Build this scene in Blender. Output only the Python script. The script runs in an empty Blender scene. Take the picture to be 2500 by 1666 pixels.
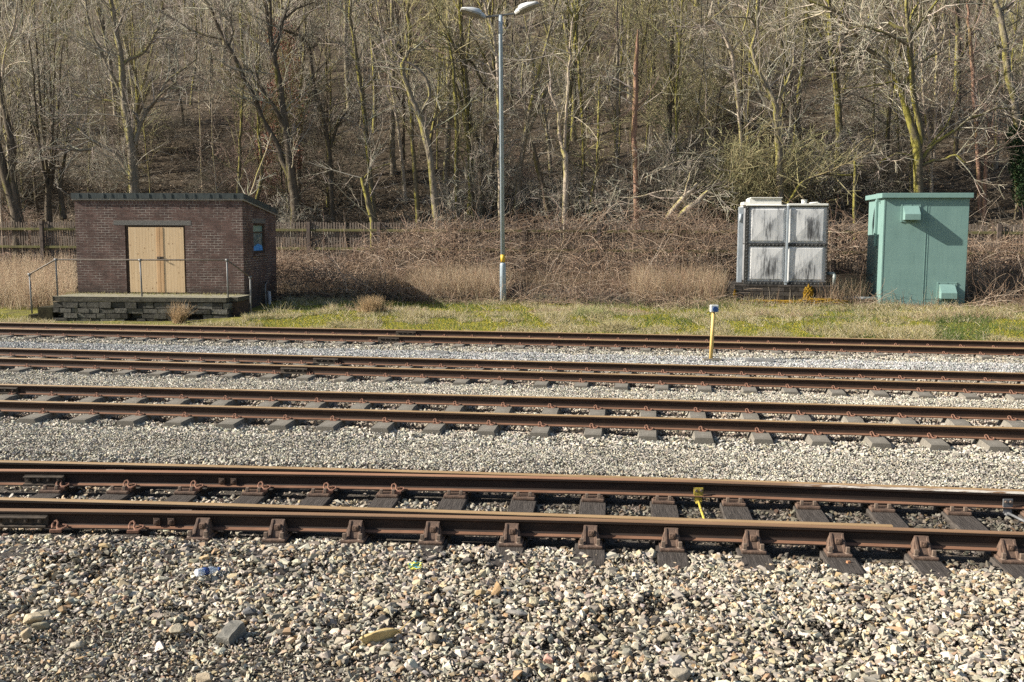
import bpy, bmesh, math, random
import numpy as np
from mathutils import Vector, Matrix

# ------------------------------------------------------------------ camera, sky, sun, exposure
CAM_H, PITCH, ROLL, F = 2.5278, 0.10753, 0.003914, 2500.0      # F: focal length in pixels of a 2500 px wide frame
CX, CY = 1250.0, 833.0
sc = bpy.context.scene
col = sc.collection
cam = bpy.data.cameras.new('camera')
camo = bpy.data.objects.new('camera', cam)
col.objects.link(camo)
cam.sensor_width = 36.0
cam.lens = 36.0 * F / 2500.0
cam.clip_start = 0.1
cam.clip_end = 2000.0
camo.matrix_world = Matrix.Translation((0, 0, CAM_H)) @ Matrix.Rotation(math.pi / 2 - PITCH, 4, 'X') @ Matrix.Rotation(ROLL, 4, 'Z')
sc.camera = camo

SUN_EL = math.radians(29.5)
SUN_AZ = math.radians(5.0)                                    # sun stands to the left, a touch towards the camera
sdir = Vector((-math.cos(SUN_AZ) * math.cos(SUN_EL), -math.sin(SUN_AZ) * math.cos(SUN_EL), math.sin(SUN_EL)))
sun = bpy.data.lights.new('sun', 'SUN')
sun.energy = 5.0
sun.angle = math.radians(0.5)
sun.color = (1.0, 0.935, 0.83)
suno = bpy.data.objects.new('sun', sun)
col.objects.link(suno)
suno.rotation_euler = sdir.to_track_quat('Z', 'Y').to_euler()
suno.location = (0, 0, 60)

w = bpy.data.worlds.new('World')
sc.world = w
w.use_nodes = True
nt = w.node_tree
sky = nt.nodes.new('ShaderNodeTexSky')
sky.sky_type = 'NISHITA'
sky.sun_disc = False
sky.sun_elevation = SUN_EL
sky.sun_rotation = math.atan2(sdir.x, sdir.y)
sky.air_density = 1.0
sky.dust_density = 1.5
bg = nt.nodes['Background']
bg.inputs['Strength'].default_value = 0.07
nt.links.new(sky.outputs[0], bg.inputs['Color'])

sc.view_settings.view_transform = 'Standard'
sc.view_settings.look = 'None'
sc.view_settings.exposure = 1.08
sc.view_settings.gamma = 1.0
sc.view_settings.use_curve_mapping = False
sc.render.engine = 'CYCLES'
sc.cycles.max_bounces = 5
sc.cycles.diffuse_bounces = 3
sc.cycles.transparent_max_bounces = 8
sc.cycles.use_denoising = False
sc.cycles.sample_clamp_indirect = 6.0
sc.render.filter_size = 1.0

rng = np.random.default_rng(7)
random.seed(7)

# ------------------------------------------------------------------ picture point -> world helpers (layout only)
_cp, _sp, _cr, _sr = math.cos(PITCH), math.sin(PITCH), math.cos(ROLL), math.sin(ROLL)
def ray(px, py):
    x, y = px - CX, -(py - CY)
    x, y = _cr * x - _sr * y, _sr * x + _cr * y
    return np.array((x, F * _cp + y * _sp, -F * _sp + y * _cp)) / F
def at(px, py, Y):
    r = ray(px, py); r = r * (Y / r[1])
    return np.array((r[0], Y, CAM_H + r[2]))
def onz(px, py, z):
    r = ray(px, py); k = (z - CAM_H) / r[2]
    return np.array((r[0] * k, r[1] * k, z))

# ------------------------------------------------------------------ terrain
KN_T = np.array([-30, 4.0, 6.0, 8.2, 11, 25.9, 26.6, 27.6, 29.5, 33, 35, 37, 40, 41.5, 46, 55, 80, 120, 170, 400.])
KN_Z = np.array([-.42, -.40, -.33, -.27, -.27, -.27, -.13, -.02, .07, .17, .25, .5, .95, 1.25, 3.2, 7.0, 18, 36, 52, 70.])
def smooth_noise(x, y, s, seed=0):
    a = np.sin(x / s * 1.7 + seed * 1.3 + 1.9 * np.sin(y / s * .9 + seed)) + np.sin(y / s * 2.1 - seed * 2.1 + 1.3 * np.sin(x / s * 1.3 + 2 * seed))
    b = np.sin((x + y) / s * 3.1 + seed * .7) * np.sin((x - .6 * y) / s * 3.7 + seed * 1.9)
    return (a + b) / 3.0
def tt(x, y): return y + 0.15 * x
def gz(x, y):
    x = np.asarray(x, float); y = np.asarray(y, float)
    t = tt(x, y)
    z = np.interp(t, KN_T, KN_Z)
    z = z - .17 / (1 + np.exp((x + 8.9) / .35)) * np.clip((t - 26.2) / .8, 0, 1) * np.clip((31.5 - t) / 2, 0, 1)
    rough = np.clip((t - 26) / 3, 0, 1)
    z = z + rough * .05 * smooth_noise(x, y, 1.7, 1)
    hill = np.clip((t - 42) / 8, 0, 1)
    z = z + hill * (1.1 * smooth_noise(x, y, 14, 3) + .3 * smooth_noise(x, y, 4, 5))
    return z

def hit(px, py, y0=4.0, y1=120.0):
    r = ray(px, py); Ys = np.linspace(y0, y1, 4000)
    d = CAM_H + r[2] / r[1] * Ys - gz(r[0] / r[1] * Ys, Ys)
    i = int(np.argmax(d <= 0)); Yh = Ys[i]
    return np.array((r[0] / r[1] * Yh, Yh, float(gz(r[0] / r[1] * Yh, Yh))))

# ------------------------------------------------------------------ mesh helpers
def link(o, parent=None):
    col.objects.link(o)
    if parent is not None: o.parent = parent
    return o
def tag(o, label=None, cat=None, group=None, kind=None):
    if label: o['label'] = label
    if cat: o['category'] = cat
    if group: o['group'] = group
    if kind: o['kind'] = kind
    elif cat: o['kind'] = 'thing'
    return o
def empty(name, loc=(0, 0, 0), rz=0.0):
    o = bpy.data.objects.new(name, None)
    o.location = loc; o.rotation_euler = (0, 0, rz); o.empty_display_size = .2
    return link(o)
def np_mesh(name, verts, faces_list, colors=None, smooth=False):
    """faces_list: list of int arrays (n,k), k constant inside each array."""
    me = bpy.data.meshes.new(name)
    verts = np.asarray(verts, np.float32)
    me.vertices.add(len(verts)); me.vertices.foreach_set('co', verts.ravel())
    idx = np.concatenate([f.ravel() for f in faces_list]).astype(np.int32)
    tot = np.concatenate([np.full(len(f), f.shape[1], np.int32) for f in faces_list])
    start = np.concatenate([[0], np.cumsum(tot)[:-1]]).astype(np.int32)
    me.loops.add(len(idx)); me.loops.foreach_set('vertex_index', idx)
    me.polygons.add(len(tot)); me.polygons.foreach_set('loop_start', start)
    try: me.polygons.foreach_set('loop_total', tot)
    except Exception: pass
    me.polygons.foreach_set('use_smooth', np.full(len(tot), smooth, bool))
    if colors is not None:
        a = me.color_attributes.new('Col', 'FLOAT_COLOR', 'POINT')
        c = np.ones((len(verts), 4), np.float32); c[:, :3] = colors
        a.data.foreach_set('color', c.ravel())
    me.update(); me.validate()
    return me
def np_obj(name, me, mat, parent=None):
    me.materials.append(mat)
    return link(bpy.data.objects.new(name, me), parent)

class MB:
    """collects shapes for one mesh object"""
    def __init__(s): s.bm = bmesh.new()
    def box(s, x0, x1, y0, y1, z0, z1, bev=0.0, M=None):
        b = bmesh.new()
        bmesh.ops.create_cube(b, size=1.0)
        for v in b.verts:
            v.co = Vector(((x0 + x1) / 2 + v.co.x * (x1 - x0), (y0 + y1) / 2 + v.co.y * (y1 - y0), (z0 + z1) / 2 + v.co.z * (z1 - z0)))
        if bev > 0: bmesh.ops.bevel(b, geom=b.edges[:], offset=bev, segments=2, affect='EDGES', profile=.6)
        s._merge(b, M); return s
    def _merge(s, b, M=None):
        if M is not None: bmesh.ops.transform(b, matrix=M, verts=b.verts)
        me = bpy.data.meshes.new('tmp'); b.to_mesh(me); b.free()
        s.bm.from_mesh(me); bpy.data.meshes.remove(me)
    def tube(s, pts, r, seg=8, cap=True):
        pts = [Vector(p) for p in pts]; n = len(pts)
        rr = [r] * n if not hasattr(r, '__len__') else list(r)
        rings = []
        ref = None
        for i, p in enumerate(pts):
            t = (pts[min(i + 1, n - 1)] - pts[max(i - 1, 0)]).normalized()
            if ref is None:
                ref = Vector((0, 0, 1)) if abs(t.z) < .9 else Vector((1, 0, 0))
                ref = t.cross(ref).normalized()
            ref = (ref - t * ref.dot(t)).normalized()
            b = t.cross(ref)
            rings.append([s.bm.verts.new(p + (ref * math.cos(2 * math.pi * k / seg) + b * math.sin(2 * math.pi * k / seg)) * rr[i]) for k in range(seg)])
        for i in range(n - 1):
            for k in range(seg):
                f = s.bm.faces.new((rings[i][k], rings[i][(k + 1) % seg], rings[i + 1][(k + 1) % seg], rings[i + 1][k])); f.smooth = seg > 6
        if cap:
            s.bm.faces.new(rings[0][::-1]); s.bm.faces.new(rings[-1])
        return s
    def prism(s, poly, x0, x1, M=None):
        """polygon in (y,z), extruded along x"""
        b = bmesh.new()
        A = [b.verts.new((x0, y, z)) for y, z in poly]; B = [b.verts.new((x1, y, z)) for y, z in poly]
        n = len(poly)
        b.faces.new(A); b.faces.new(B[::-1])
        for i in range(n): b.faces.new((A[i], B[i], B[(i + 1) % n], A[(i + 1) % n]))
        bmesh.ops.recalc_face_normals(b, faces=b.faces)
        s._merge(b, M); return s
    def faces(s, vs, fs, smooth=False):
        V = [s.bm.verts.new(v) for v in vs]
        for f in fs:
            q = s.bm.faces.new([V[i] for i in f]); q.smooth = smooth
        return s
    def build(s, name, mat, parent=None, recalc=True):
        if recalc: bmesh.ops.recalc_face_normals(s.bm, faces=s.bm.faces)
        me = bpy.data.meshes.new(name); s.bm.to_mesh(me); s.bm.free()
        me.materials.append(mat)
        return link(bpy.data.objects.new(name, me), parent)

# ------------------------------------------------------------------ materials
class NT:
    def __init__(s, name, rough=.85, spec=.25):
        s.m = bpy.data.materials.new(name); s.m.use_nodes = True
        s.t = s.m.node_tree; s.b = s.t.nodes['Principled BSDF']
        s.b.inputs['Roughness'].default_value = rough
        s.b.inputs['Specular IOR Level'].default_value = spec
    def n(s, typ, **kw):
        q = s.t.nodes.new(typ)
        for k, v in kw.items():
            if k.startswith('i_'):
                q.inputs[k[2:].replace('_', ' ')].default_value = v
            else: setattr(q, k, v)
        return q
    def l(s, a, b): s.t.links.new(a, b)
    def obj(s): return s.n('ShaderNodeTexCoord').outputs['Object']
    def mapping(s, vec, scale=(1, 1, 1), rot=(0, 0, 0), loc=(0, 0, 0)):
        m = s.n('ShaderNodeMapping'); m.inputs['Scale'].default_value = scale; m.inputs['Rotation'].default_value = rot; m.inputs['Location'].default_value = loc
        s.l(vec, m.inputs['Vector']); return m.outputs[0]
    def noise(s, vec, scale, detail=4, rough=.6, dist=0.0):
        q = s.n('ShaderNodeTexNoise'); q.inputs['Scale'].default_value = scale; q.inputs['Detail'].default_value = detail
        q.inputs['Roughness'].default_value = rough; q.inputs['Distortion'].default_value = dist
        s.l(vec, q.inputs['Vector']); return q.outputs['Fac']
    def ramp(s, fac, stops, interp='LINEAR'):
        r = s.n('ShaderNodeValToRGB'); r.color_ramp.interpolation = interp
        e = r.color_ramp.elements
        while len(e) < len(stops): e.new(.5)
        for el, (p, c) in zip(e, stops):
            el.position = p
            el.color = (*c, 1) if hasattr(c, '__len__') else (c, c, c, 1)
        s.l(fac, r.inputs[0]); return r.outputs[0]
    def mix(s, fac, a, b, mode='MIX'):
        q = s.n('ShaderNodeMix', data_type='RGBA', blend_type=mode)
        for i, v in ((0, fac), (6, a), (7, b)):
            if hasattr(v, 'is_linked') or hasattr(v, 'links'): s.l(v, q.inputs[i])
            else: q.inputs[i].default_value = v if i == 0 else (*v, 1)
        return q.outputs[2]
    def math(s, op, a, b=0.0, c=None):
        q = s.n('ShaderNodeMath', operation=op)
        for i, v in ((0, a), (1, b)) + (((2, c),) if c is not None else ()):
            if hasattr(v, 'links'): s.l(v, q.inputs[i])
            else: q.inputs[i].default_value = v
        return q.outputs[0]
    def bump(s, h, strength=.5, dist=.02):
        q = s.n('ShaderNodeBump'); q.inputs['Strength'].default_value = strength; q.inputs['Distance'].default_value = dist
        s.l(h, q.inputs['Height']); s.l(q.outputs[0], s.b.inputs['Normal'])
    def color(s, c): s.l(c, s.b.inputs['Base Color']); return s
    def sep(s, vec):
        q = s.n('ShaderNodeSeparateXYZ'); s.l(vec, q.inputs[0]); return q.outputs
    def comb(s, x, y, z):
        q = s.n('ShaderNodeCombineXYZ')
        for i, v in enumerate((x, y, z)):
            if hasattr(v, 'links'): s.l(v, q.inputs[i])
            else: q.inputs[i].default_value = v
        return q.outputs[0]

def mat_noise(name, c0, c1, scale=6, rough=.85, spec=.25, detail=5, bump=0.0, bscale=40, stretch=(1, 1, 1), lo=.3, hi=.7, metal=0.0):
    k = NT(name, rough, spec); v = k.mapping(k.obj(), stretch)
    f = k.noise(v, scale, detail)
    k.color(k.ramp(f, [(lo, c0), (hi, c1)]))
    k.b.inputs['Metallic'].default_value = metal
    if bump: k.bump(k.noise(v, bscale, 4), bump, .01)
    return k.m
def mat_attr(name, rough=.9, spec=.15, nscale=60, namt=.35, trans=0.0):
    k = NT(name, rough, spec)
    a = k.n('ShaderNodeAttribute', attribute_name='Col').outputs['Color']
    f = k.noise(k.obj(), nscale, 3)
    g = k.ramp(f, [(.25, 1 - namt), (.75, 1 + namt * .4)])
    k.color(k.mix(1.0, a, g, 'MULTIPLY'))
    return k.m

M = {}
# rails: brown rust, the running surface a thin ochre film
k = NT('rail_rust', .72, .3); o = k.obj()
f = k.noise(k.mapping(o, (1, 1, 6)), 5, 6, .65)
c = k.ramp(f, [(.3, (.024, .014, .009)), (.55, (.038, .021, .013)), (.75, (.062, .034, .020))])
c = k.mix(k.ramp(k.noise(o, 45, 3), [(.58, 0.0), (.78, .4)]), c, (.12, .066, .042))
k.color(c); k.bump(k.noise(o, 90, 3), .25, .004); M['rail'] = k.m
k = NT('rail_dark', .75, .3); o = k.obj()
f = k.noise(k.mapping(o, (1, 1, 5)), 4, 6, .65)
c = k.ramp(f, [(.3, (.015, .010, .0075)), (.6, (.028, .017, .012)), (.8, (.055, .032, .022))])
k.color(c); k.bump(k.noise(o, 90, 3), .25, .004); M['rail_dark'] = k.m
M['rail_top'] = mat_noise('rail_top', (.25, .16, .075), (.36, .24, .125), 9, .5, .4, stretch=(.15, 1, 1))
k = NT('rail_top_orange', .6, .3); o = k.obj(); px_ = k.sep(o)[0]
c = k.ramp(k.noise(k.mapping(o, (.15, 1, 1)), 7, 5), [(.3, (.24, .12, .068)), (.7, (.33, .18, .105))])
c = k.mix(k.ramp(k.math('DIVIDE', px_, 4.0), [(.15, 0.), (.6, .85)]), c, (.15, .095, .055))
wh = k.math('MULTIPLY', k.ramp(k.noise(k.mapping(o, (.5, 3, 3)), 9, 5, .7), [(.44, 0.), (.54, 1.)]), k.ramp(k.math('DIVIDE', px_, 6.0), [(.46, 0.), (.56, 1.), (.9, 1.), (.95, 0.)]))
c = k.mix(wh, c, (.50, .46, .40)); k.color(c); M['rail_top_orange'] = k.m
M['rail_foot'] = mat_noise('rail_foot', (.13, .066, .040), (.23, .125, .078), 12, .8, .2, stretch=(.3, 1, 1))
M['clip'] = mat_noise('rust_clip', (.15, .075, .05), (.28, .15, .10), 30, .8, .25)
M['chair'] = mat_noise('chair_iron', (.060, .040, .030), (.17, .108, .075), 14, .8, .3, bump=.4, bscale=60)
M['bolt'] = mat_noise('bolt_iron', (.12, .09, .07), (.24, .17, .12), 30, .6, .4)
M['fishplate'] = mat_noise('fishplate_iron', (.035, .028, .022), (.10, .078, .058), 15, .75, .3)
k = NT('concrete_sleeper', .95, .1); o = k.obj()
c = k.ramp(k.noise(o, 5, 5), [(.3, (.12, .108, .088)), (.7, (.20, .182, .152))])
c = k.mix(k.ramp(k.noise(o, 120, 2), [(.58, 0.0), (.66, .8)]), c, (.38, .35, .30))
k.color(c); k.bump(k.noise(o, 120, 3), .5, .01); M['concrete'] = k.m
k = NT('timber_sleeper', .9, .15); o = k.obj()
g = k.noise(k.mapping(o, (14, .8, 5)), 5, 5, .7, .4)
c = k.ramp(g, [(.25, (.022, .018, .015)), (.5, (.062, .053, .046)), (.75, (.12, .105, .092))])
k.color(c); k.bump(g, .8, .02); M['timber'] = k.m
M['stone'] = mat_attr('ballast_stone', .92, .15, 70, .3)
M['gravel'] = mat_attr('gravel_stone', .92, .12, 60, .2)
M['blade'] = mat_attr('grass_blade', .8, .2, 3, .15)
M['twig'] = mat_attr('twig_bark', .9, .15, 12, .25)
M['leaf'] = mat_attr('dead_leaf', .8, .2, 30, .2)

def gravel_ground():
    k = NT('ground', .97, .08); o = k.obj(); s = k.sep(o)
    t = k.math('ADD', s[1], k.math('MULTIPLY', s[0], .15))
    n = k.noise(o, 1.2, 6)
    grit = k.ramp(k.noise(o, 30, 4), [(.3, (.045, .040, .033)), (.7, (.15, .13, .11))])
    moss = k.ramp(k.noise(o, 2.2, 7, .7), [(.3, (.12, .095, .05)), (.48, (.15, .145, .045)), (.6, (.22, .2, .045)), (.75, (.2, .165, .085))])
    soil = k.ramp(k.noise(o, 6, 6, .7), [(.3, (.018, .014, .011)), (.7, (.06, .045, .034))])
    litter = k.ramp(k.noise(o, 9, 8, .8), [(.3, (.035, .028, .019)), (.55, (.095, .074, .052)), (.75, (.20, .16, .115))])
    tn = k.math('ADD', t, k.math('MULTIPLY', k.math('SUBTRACT', n, .5), 2.2))
    c = k.mix(k.ramp(k.math('DIVIDE', k.math('SUBTRACT', t, 25.6), 1.0), [(.3, 0.), (.7, 1.)]), grit, moss)
    c = k.mix(k.ramp(k.math('DIVIDE', k.math('SUBTRACT', tn, 32.4), 1.2), [(.3, 0.), (.7, 1.)]), c, soil)
    c = k.mix(k.ramp(k.math('DIVIDE', k.math('SUBTRACT', tn, 39.0), 2.0), [(.3, 0.), (.7, 1.)]), c, litter)
    k.color(c); k.bump(k.noise(o, 25, 6, .75), .8, .06)
    return k.m
M['ground'] = gravel_ground()

# ------------------------------------------------------------------ ground sheet
def make_ground():
    ts = np.concatenate([np.arange(-30, 4, 4.), np.arange(4, 26, .5), np.arange(26, 42, .3), np.arange(42, 120, 1.5), np.arange(120, 401, 20.)])
    xs = np.concatenate([np.arange(-300, -50, 20.), np.arange(-50, 50, .7), np.arange(50, 301, 20.)])
    X, Tm = np.meshgrid(xs, ts)
    Yy = Tm - .15 * X
    Z = gz(X, Yy)
    V = np.stack([X, Yy, Z], -1).reshape(-1, 3)
    nx, ny = len(xs), len(ts)
    i = np.arange(ny - 1)[:, None] * nx + np.arange(nx - 1)[None]
    i = i.ravel()
    Fq = np.stack([i, i + 1, i + nx + 1, i + nx], 1)
    o = np_obj('ground', np_mesh('ground', V, [Fq], smooth=True), M['ground'])
    tag(o, kind='structure')
make_ground()

# ------------------------------------------------------------------ tracks
TR = {  # far rail offset, near rail offset, slope, curvature : y = a + m x + c x^2
    'T1': (25.646, 24.114, -.1509, -.00047), 'T2': (19.897, 18.380, -.1622, .00016), 'T3': (15.567, 14.049, -.1287, -.00088),
    'TA': (10.520, 9.000, -.1070, -.0032), 'TB': (10.372, 8.869, -.0699, -.00562)}
def curve_y(a, m, c, x):
    x = np.asarray(x, float)
    lim = 14.0 if c < -.002 else 30.0
    xc = np.clip(x, -lim, lim)
    return a + m * x + np.where(np.abs(x) <= lim, c * x * x, c * xc * xc + 2 * c * xc * (x - xc))
# (half widths, z) flat-bottom profile, z=0 at rail top, 0.159 high
PROF = [(.0, .0), (.018, -.0005), (.030, -.004), (.035, -.013), (.034, -.034), (.024, -.042), (.0095, -.052), (.008, -.085), (.0095, -.122), (.022, -.137), (.069, -.148), (.070, -.159)]
def rail_mesh(name, xs, ys, headw=None, prof=PROF, zoff=0.0):
    loop = [(-h, z) for h, z in prof[:0:-1]] + [(h, z) for h, z in prof]      # bottom-left ... top ... bottom-right
    P = len(loop); n = len(xs)
    d = np.gradient(np.asarray(ys), np.asarray(xs)); tl = np.sqrt(1 + d * d)
    nx, ny = -d / tl, 1 / tl                                                  # points to the far side
    V = np.zeros((n, P, 3))
    for j, (h, z) in enumerate(loop):
        hh = h
        if headw is not None and z > -.05: hh = h * headw
        V[:, j, 0] = xs + nx * hh; V[:, j, 1] = ys + ny * hh; V[:, j, 2] = z + zoff
    i = (np.arange(n - 1)[:, None] * P + np.arange(P - 1)[None]).ravel()
    Fq = np.stack([i, i + P, i + P + 1, i + 1], 1)
    last = (np.arange(n - 1) * P)
    Fb = np.stack([last + P - 1, last + 2 * P - 1, last + P, last], 1)
    me = np_mesh(name, V.reshape(-1, 3), [Fq, Fb, np.array([np.arange(P)[::-1]]), np.array([np.arange(P) + (n - 1) * P])], smooth=False)
    # material index per strip: 0 web, 1 top, 2 foot top
    mi = np.zeros(len(me.polygons), np.int32)
    zmid = [(loop[j][1] + loop[j + 1][1]) / 2 for j in range(P - 1)]
    slot = np.array([1 if z > -.020 else (2 if -.148 < z < -.135 else 0) for z in zmid])
    mi[:len(Fq)] = np.tile(slot, n - 1)
    me.polygons.foreach_set('material_index', mi)
    sm = np.ones(len(me.polygons), bool); sm[-2:] = False
    me.polygons.foreach_set('use_smooth', sm)
    return me
def add_rail(name, xs, ys, parent, mats, headw=None, zoff=0.0):
    me = rail_mesh(name, xs, ys, headw, zoff=zoff)
    try:
        me.set_sharp_from_angle(angle=math.radians(28))
    except Exception: pass
    for m_ in mats: me.materials.append(m_)
    return link(bpy.data.objects.new(name, me), parent)

def clip_mesh():
    """bent spring clip, lying over the near flange of a rail; local x along rail, y towards the rail"""
    b = MB()
    pts = [(-.045, -.035, .012), (-.06, .0, .03), (-.055, .03, .055), (-.03, .035, .066), (-.012, .02, .05), (-.008, -.02, .02), (.01, -.05, .008), (.05, -.055, .010), (.075, -.02, .018), (.07, .015, .026), (.03, .022, .030)]
    q = []
    for i in range(len(pts) - 1):
        a, c = Vector(pts[i]), Vector(pts[i + 1])
        q += [a, a.lerp(c, .5)]
    q.append(Vector(pts[-1]))
    b.tube([v * .82 for v in q], .0078, 6)
    b.box(-.05, .04, -.06, -.038, -.02, .006, .004)
    bmesh.ops.recalc_face_normals(b.bm, faces=b.bm.faces)
    me = bpy.data.meshes.new('rail_clip'); b.bm.to_mesh(me); b.bm.free(); me.materials.append(M['clip'])
    return me
CLIP = clip_mesh()
def sleeper_mesh(kind, seed):
    r = random.Random(seed); b = MB()
    if kind == 'concrete':
        L = 1.25
        poly = [(-.142, -.36), (-.142, -.25), (-.112, -.158), (.112, -.158), (.142, -.25), (.142, -.36)]   # (x,z)
        def sec(y, dz): return [(x, y, z + (dz if z > -.2 else 0)) for x, z in poly]
        ys = [(-L, -.008), (-1.0, 0), (-.45, 0), (-.25, -.035), (.25, -.035), (.45, 0), (1.0, 0), (L, -.008)]
        V = []; Fs = []
        for y, dz in ys: V += sec(y, dz)
        n = len(poly)
        for i in range(len(ys) - 1):
            for j in range(n): Fs.append((i * n + j, i * n + (j + 1) % n, (i + 1) * n + (j + 1) % n, (i + 1) * n + j))
        Fs += [tuple(range(n))[::-1], tuple(range((len(ys) - 1) * n, len(ys) * n))]
        b.faces(V, Fs)
        bmesh.ops.bevel(b.bm, geom=[e for e in b.bm.edges if e.calc_face_angle(0) > .5], offset=.008, segments=2, affect='EDGES')
        mt = M['concrete']
    else:
        b.box(-.13, .13, -1.42 + r.uniform(-.05, .05), 1.42 + r.uniform(-.05, .05), -.40, -.205, .012)
        for v in b.bm.verts: v.co += Vector((r.uniform(-.004, .004), r.uniform(-.01, .01), r.uniform(-.003, .003)))
        mt = M['timber']
    bmesh.ops.recalc_face_normals(b.bm, faces=b.bm.faces)
    me = bpy.data.meshes.new('sleeper'); b.bm.to_mesh(me); b.bm.free(); me.materials.append(mt)
    return me
CONC = [sleeper_mesh('concrete', i) for i in range(3)]
SLEEPERS = []      # (x, y, ux, uy, halfwidth, halflen) footprints kept clear of loose stone

def fishplate(parent, xs0, yfun, side=-1, L=.52, nb=4):
    """joint bar bolted against the near side of the web"""
    y0 = float(yfun(xs0)); d = float(yfun(xs0 + .1) - yfun(xs0 - .1)) / .2
    o = MB()
    o.box(-L / 2, L / 2, -.040, -.008, -.140, -.046, .004)
    o.box(-L / 2, L / 2, -.084, -.036, -.150, -.132, .004)
    o.box(-L / 2, L / 2, -.078, -.012, -.070, -.056, .004)
    for i in range(nb):
        x = -L / 2 + L * (i + .5) / nb
        o.box(x - .018, x + .018, -.072, -.038, -.108, -.072, .004)
        o.tube([(x, -.07, -.09), (x, -.085, -.09)], .010, 8)
    p = o.build('fishplate', M['fishplate'], parent)
    p.location = (xs0, y0, 0); p.rotation_euler = (0, 0, math.atan(d))
    return p

def plain_track(key, label, x0, x1, phase, spacing, joints, bury):
    a_f, a_n, m, c = TR[key]
    yc0 = (a_f + a_n) / 2
    root = empty('railway_track', (0, yc0, 0))
    tag(root, label, 'railway track', 'railway tracks crossing the yard')
    xs = np.arange(x0 - 5, x1 + 5.01, .5)
    mats = (M['rail'], M['rail_top'], M['rail_foot'])
    rails = []
    for a in (a_f, a_n):
        r_ = add_rail('rail', xs, curve_y(a, m, c, xs) - yc0, root, mats); rails.append(r_)
    for ri, jx in joints:
        a = (a_f, a_n)[ri]
        fishplate(rails[ri], jx, lambda x, a=a: curve_y(a, m, c, x) - yc0)
    n0 = math.ceil((x0 - phase) / spacing); n1 = math.floor((x1 - phase) / spacing)
    r = random.Random(hash(key) % 1000 if False else ord(key[1]))
    for q in range(n0, n1 + 1):
        xn = phase + q * spacing + r.uniform(-.02, .02)
        # near-rail point -> sleeper centre half a gauge further along the normal
        dn = m + 2 * c * xn; th = math.atan(dn); nxv, nyv = -math.sin(th), math.cos(th)
        g = (a_f - a_n) / 2 / math.sqrt(1 + dn * dn) * (1 + dn * dn)
        yn = float(curve_y(a_n, m, c, xn))
        g = (a_f - a_n) * math.cos(th) / 2
        cx_, cy_ = xn + nxv * g, yn + nyv * g
        s = bpy.data.objects.new('sleeper', CONC[q % 3]); link(s, root)
        s.location = (cx_, cy_ - yc0, r.uniform(-.004, .003)); s.rotation_euler = (0, 0, th + r.uniform(-.015, .015))
        SLEEPERS.append((cx_, cy_, math.cos(th), math.sin(th), .15, 1.27, bury))
        for sy in (-g, g):
            cl = bpy.data.objects.new('rail_clip', CLIP); link(cl, s)
            cl.location = (r.uniform(-.01, .01), sy - .062, -.156); cl.rotation_euler = (0, 0, r.uniform(-.08, .08))
    return root
def px_on(key, px, near=True, z=-.1):
    """world x where the picture column px meets a rail"""
    a_f, a_n, m, c = TR[key]; a = a_n if near else a_f
    lo, hi = -40., 40.
    for _ in range(50):
        mid = (lo + hi) / 2; y = float(curve_y(a, m, c, mid))
        # forward project
        dz = z - CAM_H; D = y * _cp - dz * _sp; U = y * _sp + dz * _cp
        X, Yp = mid / D * F, U / D * F
        X2 = _cr * X + _sr * Yp
        if CX + X2 < px: lo = mid
        else: hi = mid
    return (lo + hi) / 2
plain_track('T1', 'farthest rusty track, along the mossy grass verge', -20, 17, -3.36, .7215, [(0, px_on('T1', 992, False)), (1, px_on('T1', 950))], .85)
plain_track('T2', 'second farthest rusty track, passing just in front of the yellow post', -15.5, 13.5, -.17, .714, [(0, px_on('T2', 797, False)), (1, px_on('T2', 720))], .72)
plain_track('T3', 'middle rusty track on exposed pale concrete sleepers, between two bands of gravel', -12, 11, .42, .728, [(0, px_on('T3', 10, False))], .22)

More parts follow.
